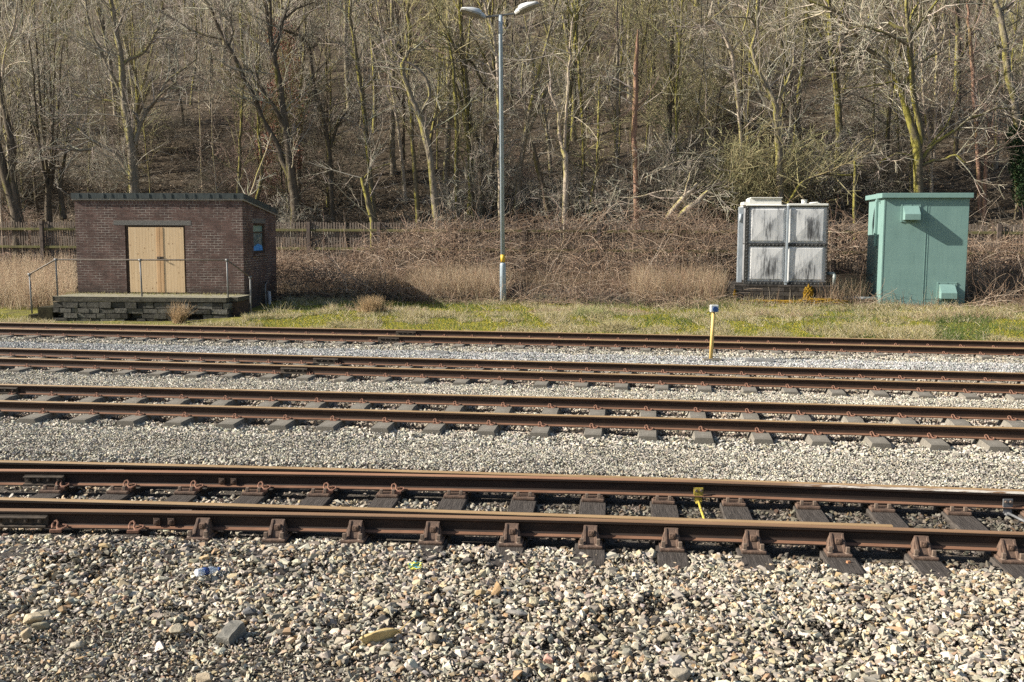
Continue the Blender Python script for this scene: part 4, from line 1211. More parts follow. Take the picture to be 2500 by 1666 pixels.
    bt = k.n('ShaderNodeTexBrick'); bt.inputs['Scale'].default_value = 1; bt.inputs['Brick Width'].default_value = .44; bt.inputs['Row Height'].default_value = .14; bt.inputs['Mortar Size'].default_value = .01
    bt.inputs['Color1'].default_value = (.03, .027, .024, 1); bt.inputs['Color2'].default_value = (.085, .075, .066, 1); bt.inputs['Mortar'].default_value = (.012, .010, .008, 1)
    k.l(k.comb(k.math('ADD', s[0], s[1]), s[2], 0.), bt.inputs['Vector'])
    c = k.mix(k.ramp(k.noise(o, 9, 5, .7), [(.5, 0.), (.75, .7)]), bt.outputs['Color'], (.11, .10, .085))
    k.color(c); k.bump(k.noise(o, 30, 4), .7, .02)
    b = MB(); b.box(-.38, Wt + .42, -.10, Wt, -1.0, -.065, .02); b.build('block_wall', k.m, proot)
    k = NT('orange_moss', .95, .1); o = k.obj()
    k.color(k.ramp(k.noise(o, 14, 6, .75), [(.3, (.055, .035, .01)), (.5, (.26, .15, .018)), (.7, (.40, .27, .04))])); k.bump(k.noise(o, 40, 5, .8), 1.0, .05); M['omoss'] = k.m
    def moss(name, cx_, cz, sx, sz, n, sy=.06, y=-.12):
        V = []; Fs = []
        b = bmesh.new()
        bmesh.ops.create_icosphere(b, subdivisions=4, radius=1)
        for v in b.verts:
            q = v.co; d = 1 + .22 * math.sin(q.x * 11 + cx_ * 9) * math.sin(q.z * 13) + random.uniform(-.10, .10)
            v.co = Vector((cx_ + q.x * sx * d, y + q.y * sy * d, cz + q.z * sz * d * (1.0 if n == 0 else (1 - .55 * q.z * (abs(q.x))))))
        me = bpy.data.meshes.new(name); b.to_mesh(me); b.free(); me.materials.append(M['omoss']); link(bpy.data.objects.new(name, me), proot)
    moss('moss', 1.95, -.34, .16, .30, 1, .08); moss('moss', .9, -.64, 1.5, .10, 0, .25, -.28); moss('moss', 2.3, -.60, .85, .13, 0, .28, -.30); moss('moss', -.36, -.45, .05, .22, 0)
    tag(proot, 'low dark block plinth edged with orange moss under the water tank', 'plinth')
tank()

# ------------------------------------------------------------------ paling fence
def fence():
    Yc = 40.0
    def base(x): return Vector((x, Yc - .15 * x, float(np.interp(Yc, KN_T, KN_Z))))
    topz = 2.82
    root = empty('paling_fence', base(0))
    M['paling'] = mat_noise('weathered_paling', (.10, .078, .062), (.23, .19, .155), 5, .9, .1, stretch=(6, 6, .5))
    M['fence_rail'] = mat_noise('mossy_fence_rail', (.10, .085, .055), (.17, .165, .06), 4, .9, .1)
    M['fence_post'] = mat_noise('fence_post', (.07, .056, .046), (.15, .12, .10), 6, .9, .1)
    O = base(0); ang = math.atan(-.15); root.rotation_euler = (0, 0, ang)
    xs = np.arange(-26, 26.1, 2.9) + .35
    H = topz - O.z
    r = random.Random(9)
    for i, x in enumerate(xs):
        b = MB(); b.box(x - .075, x + .075, -.06, .09, -.4, H + .02, .01); b.build('post', M['fence_post'], root)
        if i == len(xs) - 1: break
        x1 = xs[i + 1]
        b = MB()
        q = x + .10
        while q < x1 - .12:
            if r.random() > .03:
                wd = r.uniform(.055, .07); h = H + r.uniform(-.03, .02); dz = r.uniform(-.012, .012)
                b.faces([(q + dz, .10, 0.05), (q + wd + dz, .10, .05), (q + wd, .10, h), (q, .10, h), (q + dz, .122, 0.05), (q + wd + dz, .122, .05), (q + wd, .122, h), (q, .122, h)],
                        [(0, 1, 2, 3), (7, 6, 5, 4), (0, 4, 5, 1), (1, 5, 6, 2), (2, 6, 7, 3), (3, 7, 4, 0)])
            q += .112
        b.build('paling_panel', M['paling'], root)
        b = MB(); b.box(x + .076, x1 - .076, .0, .098, H - .36, H - .26, .008); b.box(x + .076, x1 - .076, .0, .098, H - 1.10, H - 1.0, .008); b.build('fence_rail', M['fence_rail'], root)
    tag(root, 'weathered grey wooden paling fence with mossy rails at the foot of the wood', 'fence')
fence()

# ------------------------------------------------------------------ vectorised stems
def norm(v): return v / np.maximum(np.linalg.norm(v, axis=-1, keepdims=True), 1e-9)
def tubes(P, Rr, S=3):
    """P (N,K,3), Rr (N,K) -> verts, quads"""
    N, K, _ = P.shape
    T = np.empty_like(P); T[:, 1:-1] = P[:, 2:] - P[:, :-2]; T[:, 0] = P[:, 1] - P[:, 0]; T[:, -1] = P[:, -1] - P[:, -2]
    T = norm(T)
    ref = np.where(np.abs(T[:, :1, 2:3]) < .8, np.array([0, 0, 1.]), np.array([1., 0, 0]))
    A = norm(np.cross(T, np.broadcast_to(ref, T.shape))); B = np.cross(T, A)
    ph = np.arange(S) / S * 2 * np.pi
    V = P[:, :, None, :] + Rr[:, :, None, None] * (A[:, :, None, :] * np.cos(ph)[None, None, :, None] + B[:, :, None, :] * np.sin(ph)[None, None, :, None])
    n = np.arange(N)[:, None, None] * (K * S); k_ = np.arange(K - 1)[None, :, None] * S; s = np.arange(S)[None, None, :]
    a = n + k_ + s; b = n + k_ + (s + 1) % S
    Q = np.stack([a, b, b + S, a + S], -1).reshape(-1, 4)
    return V.reshape(-1, 3), Q
def grow(P0, D0, L, K, wig, up, r_):
    N = len(P0); P = np.empty((N, K, 3)); P[:, 0] = P0; D = norm(D0)
    up = np.broadcast_to(np.asarray(up, float), (N, 3)) if np.ndim(up) else np.array([0, 0, up])[None]
    for i in range(1, K):
        D = norm(D + r_.normal(0, wig, (N, 3)) + up)
        P[:, i] = P[:, i - 1] + D * (L / (K - 1))[:, None]
    return P
def sprout(P, Rr, n, t0, t1, a0, a1, r_, wts=None):
    """n child origins along parents"""
    N, K, _ = P.shape
    if wts is None:
        wts = np.linalg.norm(P[:, -1] - P[:, 0], axis=1)
    i = r_.choice(N, n, p=wts / wts.sum()); t = r_.uniform(t0, t1, n) * (K - 1)
    k_ = np.minimum(t.astype(int), K - 2); f = (t - k_)[:, None]
    p = P[i, k_] * (1 - f) + P[i, k_ + 1] * f; d = norm(P[i, k_ + 1] - P[i, k_])
    rr = Rr[i, k_] * (1 - f[:, 0]) + Rr[i, k_ + 1] * f[:, 0]
    e = norm(np.cross(d, norm(r_.normal(size=(n, 3)))))
    a = r_.uniform(a0, a1, n)[:, None]
    return p, norm(d * np.cos(a) + e * np.sin(a)), rr, t / (K - 1)
def taper(n, K, r0, r1):
    s = np.linspace(0, 1, K)[None]
    r0 = np.broadcast_to(r0, (n,))[:, None]; r1 = np.broadcast_to(r1, (n,))[:, None]
    return r0 + (r1 - r0) * s
class Acc:
    def __init__(s): s.V = []; s.Q = []; s.T = []; s.C = []; s.o = 0
    def quad(s, V, Q, C):
        s.V.append(V); s.Q.append(Q + s.o); s.C.append(C); s.o += len(V)
    def tri(s, V, T, C):
        s.V.append(V); s.T.append(T + s.o); s.C.append(C); s.o += len(V)
    def mesh(s, name, smooth=True):
        f = []
        if s.Q: f.append(np.concatenate(s.Q))
        if s.T: f.append(np.concatenate(s.T))
        return np_mesh(name, np.concatenate(s.V), f, np.concatenate(s.C), smooth)
def stem_cols(base, n, per, r_, var=.25):
    c = np.asarray(base)[None] * r_.uniform(1 - var, 1 + var, (n, 1)) * r_.uniform(.93, 1.07, (n, 3))
    return np.repeat(c, per, 0)

# bark materials
def bark_mat(name, c0, c1, moss, amount):
    k = NT(name, .92, .12); o = k.obj()
    g = k.noise(k.mapping(o, (7, 7, 1.6)), 2.2, 6, .7)
    c = k.ramp(g, [(.3, c0), (.65, c1)])
    n = k.noise(k.mapping(o, (1, 1, .5)), 1.3, 5, .7)
    nrm = k.sep(k.n('ShaderNodeNewGeometry').outputs['Normal'])
    side = k.math('MULTIPLY', nrm[0], -.14)                       # moss keeps to the weather side of the trunks
    f = k.math('ADD', k.math('ADD', n, side), k.math('MULTIPLY', nrm[2], .10))
    c = k.mix(k.ramp(f, [(.62 - amount * .4, 0.), (.74 - amount * .4, .85)]), c, moss)
    k.color(c); k.bump(g, .9, .03)
    return k.m
BARK = {
    'dark': bark_mat('bark_dark', (.045, .037, .028), (.15, .122, .09), (.13, .12, .03), .12),
    'mossy': bark_mat('bark_mossy', (.07, .058, .04), (.20, .17, .115), (.26, .235, .05), .34),
    'grey': bark_mat('bark_grey', (.10, .085, .065), (.30, .255, .195), (.26, .235, .06), .16),
    'pale': bark_mat('bark_pale', (.22, .175, .13), (.50, .42, .33), (.30, .27, .07), .12),
    'red': bark_mat('bark_red', (.15, .088, .06), (.36, .22, .155), (.2, .16, .06), .05),
}
TW_GREY = (.36, .325, .26); TW_OLIVE = (.32, .285, .155); TW_DARK = (.17, .15, .115); TW_RED = (.34, .25, .195); TW_PALE = (.46, .41, .32)

def twig_cloud(acc, P, Rr, r_, n1, n2, n3, l1, l2, l3, colr, up=.05, t0=.25, r1max=.03, ang=(.5, 1.25), wts=None, rs=1.0):
    """three generations of branches and twigs on the given limbs"""
    p, d, rr, _ = sprout(P, Rr, n1, t0, 1.0, ang[0], ang[1], r_, wts)
    L = r_.uniform(.5, 1.0, n1) * l1
    P1 = grow(p, d, L, 6, .13, up, r_); R1 = taper(n1, 6, np.minimum(rr * .6, r1max), .006 * rs)
    V, Q = tubes(P1, R1, 4); acc.quad(V, Q, stem_cols(colr, n1, 24, r_))
    if n2:
        p, d, rr, _ = sprout(P1, R1, n2, .15, 1.0, .4, 1.1, r_)
        L = r_.uniform(.4, 1.0, n2) * l2
        P2 = grow(p, d, L, 5, .16, up, r_); R2 = taper(n2, 5, np.minimum(rr * .7, .014 * rs), .0045 * rs)
        V, Q = tubes(P2, R2, 3); acc.quad(V, Q, stem_cols(colr, n2, 15, r_))
        if n3:
            p, d, rr, _ = sprout(P2, R2, n3, .1, 1.0, .35, 1.1, r_)
            L = r_.uniform(.35, 1.0, n3) * l3
            P3 = grow(p, d, L, 4, .20, up * .6, r_); R3 = taper(n3, 4, .0065 * rs, .0035 * rs)
            V, Q = tubes(P3, R3, 3); acc.quad(V, Q, stem_cols(np.asarray(colr) * 1.15, n3, 12, r_))

# ------------------------------------------------------------------ background trees of the wood (shared meshes)
def bg_tree(seed, H, r0, spread, lean, colr, fork=True, n=(26, 150, 520)):
    r_ = np.random.default_rng(seed)
    tr = Acc()
    D = norm(np.array([[lean, r_.uniform(-.06, .06), 1.0]]))
    P = grow(np.array([[0, 0, -.5]]), D, np.array([H + .5]), 14, .05, .02, r_); R = taper(1, 14, r0, r0 * .16)
    R[:, 0] *= 1.35
    V, Q = tubes(P, R, 8); tr.quad(V, Q, np.ones((len(V), 3)))
    limbs = [(P, R)]
    nl = r_.integers(4, 8) if fork else 2
    p, d, rr, _ = sprout(P, R, nl, .25, .8, .3, .8, r_)
    L = r_.uniform(.25, .5, nl) * H * spread
    PL = grow(p, d, L, 10, .12, .10, r_); RL = taper(nl, 10, rr * .65, .012)
    V, Q = tubes(PL, RL, 6); tr.quad(V, Q, np.ones((len(V), 3)))
    cr = Acc()
    # limbs resampled to 10 points so that all can sprout together
    idx = np.linspace(0, 13, 10); Pm = np.stack([np.interp(idx, np.arange(14), P[0, :, j]) for j in range(3)], 1)[None]; Rm = np.interp(idx, np.arange(14), R[0])[None]
    PA = np.concatenate([Pm, PL]); RA = np.concatenate([Rm, RL])
    twig_cloud(cr, PA, RA, r_, n[0], n[1], n[2], 2.8 * spread, 1.5, .8, colr, .04, .2, rs=1.5)
    return tr.mesh('trunk'), cr.mesh('crown')
def wood():
    kinds = []
    specs = [(101, 13, .13, 1.0, .05, TW_GREY, 'grey'), (102, 15, .16, .9, -.08, TW_OLIVE, 'mossy'), (103, 11, .08, .8, .1, TW_GREY, 'dark'), (104, 14, .11, 1.0, -.03, TW_DARK, 'dark'),
             (105, 12, .09, .7, -.12, TW_OLIVE, 'mossy'), (106, 16, .15, 1.0, .02, TW_RED, 'grey'), (107, 10, .065, .7, .06, TW_OLIVE, 'mossy'), (108, 13, .10, .8, .0, TW_PALE, 'pale')]
    specs += [(111, 11, .05, .5, .06, TW_OLIVE, 'mossy'), (112, 12, .055, .5, -.05, TW_GREY, 'grey'), (113, 10, .04, .5, .10, TW_PALE, 'pale'), (114, 13, .06, .5, -.10, TW_GREY, 'dark')]
    for sd, H, r0, sp, ln, cl, bk in specs:
        nn_ = (38, 190, 400) if sd < 110 else (22, 80, 120)
        a, b = bg_tree(sd, H, r0, sp, ln, cl, fork=sd < 110, n=nn_)
        a.materials.append(BARK[bk]); b.materials.append(M['twig']); kinds.append((a, b))
    r = random.Random(21); placed = []
    LBL = 'slender bare tree in the crowded wood climbing the hillside'
    GRP = 'bare trees crowding the wooded hillside'
    n = 0; tries = 0
    while n < 298 and tries < 30000:
        tries += 1
        u = r.random(); Y = 44.5 + 58 * u ** 1.25
        x = r.uniform(-(Y * .53 + 3), Y * .53 + 3)
        if tt(x, Y) < 43.5: continue
        dmin = .75 + .012 * (Y - 44)
        if any((x - a) ** 2 + (Y - b) ** 2 < dmin ** 2 for a, b in placed): continue
        placed.append((x, Y))
        # olive mossy stems gather on the right half of the slope, grey ones on the left
        xr = x / Y
        wts = [1.2, .8 + 1.2 * (xr > -.15), 1.2, .9, .7 + 1.3 * (xr > -.15), 1.0, .8 + 1.2 * (xr > .0), .7, 1.3, 1.3, 1.0, 1.2]
        a, b = r.choices(kinds, wts)[0]
        root = empty('bare_tree', (x, Y, float(gz(x, Y))), r.uniform(0, 6.28))
        s = r.uniform(.75, 1.15); root.scale = (s, s, s * r.uniform(.9, 1.15))
        link(bpy.data.objects.new('trunk', a), root); link(bpy.data.objects.new('crown', b), root)
        tag(root, LBL, 'tree', GRP)
        n += 1
    # under-wood: bare shrubs
    sk = []
    for sd, cl in ((201, TW_GREY), (202, TW_OLIVE), (203, TW_RED), (204, TW_DARK)):
        r_ = np.random.default_rng(sd); ac = Acc(); ns = 26
        p0 = np.stack([r_.normal(0, .25, ns), r_.normal(0, .25, ns), np.full(ns, -.2)], 1)
        d0 = np.stack([r_.normal(0, .55, ns), r_.normal(0, .55, ns), np.ones(ns)], 1)
        P = grow(p0, d0, r_.uniform(1.6, 3.6, ns), 8, .14, -.03, r_); R = taper(ns, 8, r_.uniform(.012, .03, ns), .005)
        V, Q = tubes(P, R, 4); ac.quad(V, Q, stem_cols(cl, ns, 32, r_))
        twig_cloud(ac, P, R, r_, 170, 650, 1100, 1.3, .8, .45, cl, -.02, .25, .012, rs=1.25)
        m_ = ac.mesh('shrub'); m_.materials.append(M['twig']); sk.append(m_)
    for i in range(48):
        Y = 43.5 + 34 * r.random() ** 1.6; x = r.uniform(-(Y * .53 + 2), Y * .53 + 2)
        if tt(x, Y) < 41.5: Y += 3
        wts = [1.2, .6 + (x > 0), .6, 1.0 + .8 * (x < -4)]
        o = bpy.data.objects.new('bare_shrub', r.choices(sk, wts)[0]); link(o)
        o.location = (x, Y, float(gz(x, Y))); s = r.uniform(.7, 1.35); o.scale = (s, s, s); o.rotation_euler = (0, 0, r.uniform(0, 6.28))
        tag(o, 'leafless tangled shrub growing low among the trunks of the hillside wood', 'shrub', 'bare shrubs under the hillside trees')
wood()

# ------------------------------------------------------------------ front trees, each one drawn after the photograph
HERO = []
def resample(pts, step):
    P = np.array(pts, float)
    # Catmull-Rom through the points
    Q = []
    n = len(P)
    for i in range(n - 1):
        p0, p1, p2, p3 = P[max(i - 1, 0)], P[i], P[i + 1], P[min(i + 2, n - 1)]
        L = np.linalg.norm((p2 - p1)[:3]); m = max(2, int(L / step))
        for t in np.arange(m) / m:
            Q.append(.5 * ((2 * p1) + (-p0 + p2) * t + (2 * p0 - 5 * p1 + 4 * p2 - p3) * t * t + (-p0 + 3 * p1 - 3 * p2 + p3) * t ** 3))
    Q.append(P[-1]); return np.array(Q)
def hero(name, label, ox, sc_, Y, stems, bark, twc, dens=1.0, seed=0, l1=2.2, t0=.3, up=.04, cat='tree', to_ground=True, ny=.22):
    """stems: list of [(zx, zy, width), ...] in zoomed picture coordinates (offset ox, scale sc_)"""
    r_ = np.random.default_rng(seed + 500)
    root = None; tr = Acc(); polys = []
    allp = np.zeros((0, 4))
    for si, st in enumerate(stems):
        pts = []
        slope = r_.uniform(-ny, ny) if si else r_.uniform(-.05, .05)
        if si:
            q = np.array(st[0][:2]); dd = np.abs(allp[:, 0] - q[0]) + np.abs(allp[:, 1] - q[1]); Ys = allp[dd.argmin(), 2]
        else: Ys = Y
        acc_l = 0; prev = None
        for zx, zy, wd in st:
            px_, py_ = ox + zx / sc_, zy / sc_
            if prev is not None: acc_l += math.hypot(px_ - prev[0], py_ - prev[1]) * Y / F
            prev = (px_, py_)
            Yc = Ys + slope * acc_l
            w3 = at(px_, py_, Yc)
            pts.append((*w3, wd / sc_ * Yc / F / 2))
            allp = np.concatenate([allp, [[zx, zy, Yc, 0]]])
        if si == 0:
            x0, y0, z0 = pts[0][:3]; gzv = float(gz(x0, y0))
            if to_ground:
                if z0 > gzv: pts = [(x0 + .02, y0, gzv - .3, pts[0][3] * 1.35)] + pts
            base = (x0, y0, gzv)
            root = empty(name, base)
        Q = resample(pts, .35)
        nn = len(Q)
        Q[:, :3] += r_.normal(0, .018, (nn, 3)) * np.linspace(.3, 1, nn)[:, None]
        P = Q[None, :, :3] - np.array(base)[None, None]; R = np.maximum(Q[None, :, 3], .008) * r_.uniform(.93, 1.07, (1, nn))
        V, Qd = tubes(P, R, 8); tr.quad(V, Qd, np.ones((len(V), 3)))
        idx = np.linspace(0, nn - 1, 10)
        polys.append((np.stack([np.interp(idx, np.arange(nn), P[0, :, j]) for j in range(3)], 1), np.interp(idx, np.arange(nn), R[0])))
    me = tr.mesh('trunk'); np_obj('trunk', me, BARK[bark], root)
    if dens > 0:
        PA = np.stack([p for p, _ in polys]); RA = np.stack([q for _, q in polys])
        L = np.linalg.norm(np.diff(PA, axis=1), axis=2).sum(1); tot = L.sum()
        ac = Acc()
        n1 = max(6, int(3.2 * tot * dens)); twig_cloud(ac, PA, RA, r_, n1, n1 * 5, n1 * 9, l1 * 1.2, l1 * .62, l1 * .34, twc, up, t0, .028, wts=L, rs=1.25)
        np_obj('crown', ac.mesh('crown'), M['twig'], root)
    tag(root, label, cat)
    return root
S1 = 2.768
hero('bare_tree', 'dark leaning tree at the left edge behind the fence, trunk bending left', 0, S1, 43.5, [[(120, 1500, 85), (95, 1380, 70), (40, 1230, 60), (10, 1080, 55), (-40, 900, 50)], [(130, 1480, 60), (85, 1200, 52), (85, 1000, 48), (45, 820, 42), (10, 640, 36), (-20, 480, 30)]], 'dark', TW_DARK, .9, 1)
hero('bare_tree', 'pale thin leaning stem at the top left corner', 0, S1, 44.5, [[(5, 1300, 22), (10, 700, 20), (25, 420, 18), (60, 280, 16), (95, 180, 15), (110, 60, 12), (120, -30, 10)]], 'pale', TW_PALE, .6, 2)
hero('coppice', 'multi-stemmed coppice of many thin upright poles left of the shed roof', 0, S1, 45, [[(330, 1470, 50), (320, 1200, 26), (290, 900, 22), (260, 500, 16), (240, 200, 10)], [(330, 1400, 30), (345, 1000, 18), (340, 600, 14), (330, 200, 8)], [(325, 1300, 26), (270, 1000, 16), (230, 600, 12), (200, 250, 8)], [(335, 1350, 26), (380, 1000, 16), (400, 650, 12), (420, 300, 8)], [(328, 1250, 22), (300, 900, 14), (300, 500, 10), (290, 150, 6)], [(335, 1300, 22), (360, 900, 13), (365, 500, 10), (380, 120, 6)], [(330, 1250, 20), (240, 900, 13), (150, 600, 9), (90, 300, 6)], [(430, 1480, 45), (410, 1250, 30), (450, 1000, 18), (470, 700, 12)]], 'dark', TW_GREY, .55, 3, l1=1.6)
hero('bare_tree', 'tall forked grey tree behind the left of the shed, mossy patch below its fork', 0, S1, 44, [[(905, 1480, 72), (905, 1250, 68), (895, 1080, 62), (885, 940, 54), (862, 800, 46), (835, 640, 44), (825, 500, 42), (812, 350, 38), (785, 220, 34), (765, 110, 30), (745, -20, 26)],
     [(870, 930, 40), (838, 760, 34), (812, 620, 28), (765, 530, 24), (700, 390, 22), (650, 280, 20), (605, 170, 20), (585, 60, 18), (575, -20, 16)],
     [(915, 960, 34), (945, 860, 26), (985, 770, 22), (1050, 690, 18), (1110, 570, 15), (1210, 490, 12), (1330, 400, 8)], [(945, 850, 24), (920, 775, 20), (860, 740, 16), (790, 690, 14), (640, 670, 10), (490, 640, 7)],
     [(830, 440, 26), (880, 400, 24), (965, 365, 20), (1005, 310, 18), (1050, 225, 15), (1090, 180, 12)], [(890, 1190, 38), (800, 1060, 34), (690, 990, 28), (600, 935, 22), (540, 880, 16), (510, 850, 12)],
     [(965, 770, 16), (1050, 680, 16), (1120, 610, 12), (1190, 560, 8)], [(640, 1005, 20), (520, 1020, 14), (380, 1000, 8)], [(785, 250, 20), (830, 100, 16), (860, -20, 12)]], 'grey', TW_GREY, .95, 4)
hero('bare_tree', 'stout dark tree behind the shed roof, dividing low into leaning and upright stems', 0, S1, 43.8, [[(2000, 1500, 72), (1995, 1380, 66), (1970, 1200, 64), (1955, 1080, 56), (1945, 950, 54), (1915, 760, 48), (1895, 600, 44), (1870, 480, 40), (1850, 370, 38), (1828, 250, 34), (1810, 130, 28), (1775, -20, 22)],
     [(1960, 1190, 46), (1905, 1080, 40), (1880, 990, 36), (1830, 900, 34), (1775, 810, 32), (1735, 700, 30), (1690, 610, 28), (1625, 480, 26), (1570, 360, 26), (1510, 260, 26), (1460, 150, 24), (1420, 60, 22), (1375, -20, 20)],
     [(1930, 880, 36), (1895, 800, 30), (1850, 720, 26), (1800, 650, 24), (1745, 570, 22), (1730, 500, 18), (1660, 470, 12)], [(1855, 360, 30), (1885, 270, 24), (1910, 150, 22), (1950, 40, 18), (1965, -20, 14)],
     [(1830, 200, 22), (1828, 90, 20), (1822, -20, 16)], [(1520, 270, 16), (1400, 240, 14), (1280, 200, 12), (1180, 130, 10), (1080, 80, 8)], [(1915, 140, 14), (2000, 60, 12), (2130, 10, 9)], [(1540, 330, 14), (1575, 220, 12), (1560, 120, 10), (1580, 20, 8)]], 'dark', TW_GREY, .9, 5)
hero('bare_tree', 'crooked dark tree whose top limb bends sharply left, beside the russet leaves', 0, S1, 46, [[(2250, 1490, 40), (2235, 1250, 38), (2225, 1050, 34), (2190, 820, 32), (2150, 680, 30), (2115, 560, 30), (2105, 440, 30), (2085, 330, 30), (2045, 260, 26), (1990, 225, 20), (1925, 205, 14)], [(2095, 330, 18), (2140, 300, 14), (2150, 240, 10)], [(1990, 225, 12), (2040, 150, 10), (2110, 60, 8)], [(2230, 1000, 22), (2290, 830, 16), (2340, 760, 12)]], 'dark', TW_DARK, .8, 6)
hero('bare_tree', 'thin pale stem leaning right, just above the right end of the shed roof', 0, S1, 42.6, [[(1660, 1400, 14), (1690, 1320, 13), (1740, 1180, 12), (1800, 1020, 9), (1830, 900, 6)]], 'pale', TW_PALE, .04, 7, l1=1.0)
hero('bare_tree', 'slender straight pole with twiggy side shoots above the shed roof', 0, S1, 45.5, [[(1600, 1450, 30), (1615, 1200, 24), (1625, 950, 20), (1640, 650, 14), (1650, 400, 9)], [(1700, 1450, 26), (1770, 1200, 24), (1750, 900, 20), (1740, 560, 16), (1735, 300, 10)]], 'mossy', TW_OLIVE, .7, 8)
O2 = 800
hero('bare_tree', 'short mossy leaning trunk with a broken off top near the fence end', O2, S1, 43.2, [[(305, 1500, 40), (280, 1400, 38), (255, 1280, 34), (235, 1200, 26)], [(240, 1215, 10), (300, 1150, 8), (420, 1110, 5)]], 'mossy', TW_GREY, .25, 9)
hero('bare_tree', 'tall narrow dark tree swaying left, right of the crooked tree', O2, S1, 45.5, [[(320, 1480, 34), (290, 1200, 32), (265, 950, 28), (240, 720, 28), (212, 520, 28), (190, 370, 26), (170, 240, 24), (150, 110, 22), (155, -20, 18)], [(225, 620, 16), (260, 590, 12), (320, 520, 8)], [(200, 430, 14), (140, 330, 12), (80, 280, 9)]], 'mossy', TW_GREY, .9, 10)
hero('bare_tree', 'straight moss covered trunk left of the twisted twin tree', O2, S1, 44.2, [[(612, 1500, 36), (600, 1300, 32), (585, 1130, 28), (572, 950, 26), (568, 800, 26), (552, 680, 24), (540, 560, 22), (548, 440, 22), (552, 250, 22), (540, 100, 22), (542, -20, 20)], [(552, 200, 12), (600, 160, 10), (640, 120, 7)]], 'mossy', TW_OLIVE, .8, 11)
hero('bare_tree', 'twisted grey brown tree with an S shaped right limb, left of the lamp post', O2, S1, 43.4, [[(750, 1500, 66), (725, 1370, 56), (712, 1230, 46), (695, 1080, 46), (668, 950, 48), (640, 830, 46), (605, 750, 38), (570, 680, 34), (540, 590, 32), (510, 510, 30), (505, 440, 26), (530, 380, 22), (565, 320, 18)],
     [(635, 800, 32), (640, 750, 28), (675, 690, 26), (690, 640, 24), (678, 560, 24), (640, 500, 22), (590, 455, 18), (555, 430, 12)], [(660, 850, 22), (700, 820, 18), (745, 780, 14), (800, 730, 9)], [(500, 520, 14), (470, 490, 12), (445, 460, 8)], [(690, 900, 14), (740, 850, 10), (760, 830, 7)]], 'grey', TW_GREY, .6, 12)
hero('bare_tree', 'mossy twin stems rising side by side midway between the twisted tree and lamp post', O2, S1, 44.5, [[(880, 1500, 36), (872, 1300, 30), (868, 1100, 26), (875, 900, 28), (868, 720, 26), (860, 560, 22), (850, 430, 20), (825, 320, 18), (803, 245, 14)], [(985, 1470, 26), (962, 1250, 24), (958, 1080, 22), (945, 900, 28), (920, 740, 28), (885, 640, 24), (862, 560, 18)], [(950, 880, 16), (935, 720, 16), (915, 560, 14), (905, 430, 12), (880, 300, 10)]], 'mossy', TW_OLIVE, .8, 13)
hero('bare_tree', 'bowed dark tree arching up leftwards behind the lamp post', O2, S1, 45, [[(1060, 1490, 28), (1045, 1280, 26), (1035, 1050, 24), (1000, 890, 20), (950, 800, 14)], [(1140, 1490, 34), (1128, 1300, 32), (1112, 1150, 30), (1125, 1010, 30), (1160, 900, 26), (1175, 780, 22)], [(1150, 640, 22), (1080, 600, 20), (1030, 530, 20), (990, 440, 18), (920, 390, 16), (860, 310, 14), (830, 240, 9)]], 'dark', TW_GREY, .7, 14, to_ground=True)
hero('bare_tree', 'tall pale barked stem directly behind the lamp post, leaning left at the top', O2, S1, 44, [[(1165, 1490, 26), (1160, 1100, 26), (1162, 850, 26), (1152, 650, 26), (1148, 480, 26), (1135, 340, 24), (1112, 200, 20), (1080, 90, 18), (1045, -20, 16)], [(1145, 560, 14), (1100, 470, 12), (1085, 420, 10)]], 'pale', TW_PALE, .5, 15)
hero('bare_tree', 'pale forked dead tree with two bare upright stems, right of the lamp post', O2, S1, 43.2, [[(1605, 1500, 40), (1605, 1330, 38), (1610, 1180, 38), (1605, 1050, 36), (1585, 980, 28), (1568, 900, 24), (1562, 800, 24), (1550, 720, 22), (1520, 660, 20), (1498, 610, 16), (1485, 565, 10)],
     [(1600, 1000, 26), (1605, 880, 22), (1612, 780, 22), (1618, 680, 20), (1628, 560, 20), (1630, 450, 22), (1645, 380, 18), (1630, 340, 14), (1610, 310, 9)], [(1625, 450, 14), (1590, 410, 14), (1550, 385, 12), (1500, 360, 7)], [(1570, 810, 12), (1610, 795, 14), (1645, 780, 10)], [(1560, 725, 10), (1590, 690, 10), (1605, 650, 6)]], 'pale', TW_PALE, .35, 16)
hero('bare_tree', 'stubby leaning dark trunk left of the pale forked dead tree', O2, S1, 43.6, [[(1505, 1500, 42), (1480, 1380, 36), (1450, 1260, 34), (1420, 1130, 34), (1405, 1050, 28), (1385, 960, 16)], [(1440, 1180, 14), (1520, 1180, 14), (1585, 1220, 10)]], 'dark', TW_DARK, .5, 17)
hero('bare_tree', 'slim mossy stem just right of the pale forked dead tree', O2, S1, 44.4, [[(1700, 1490, 26), (1715, 1300, 24), (1728, 1100, 22), (1722, 850, 22), (1712, 650, 22), (1700, 500, 22), (1692, 330, 18), (1680, 150, 14), (1650, 20, 10)], [(1660, 250, 14), (1672, 160, 14), (1640, 80, 12), (1590, -10, 10)]], 'mossy', TW_OLIVE, .7, 18)
hero('bare_tree', 'thin wavy mossy stem between the forked dead tree and the reddish dead pole', O2, S1, 43.8, [[(1770, 1490, 20), (1790, 1300, 18), (1820, 1150, 18), (1828, 950, 16), (1832, 750, 14), (1838, 580, 11), (1850, 450, 7)], [(1830, 870, 7), (1900, 830, 6), (1970, 795, 4)]], 'mossy', TW_OLIVE, .5, 19)
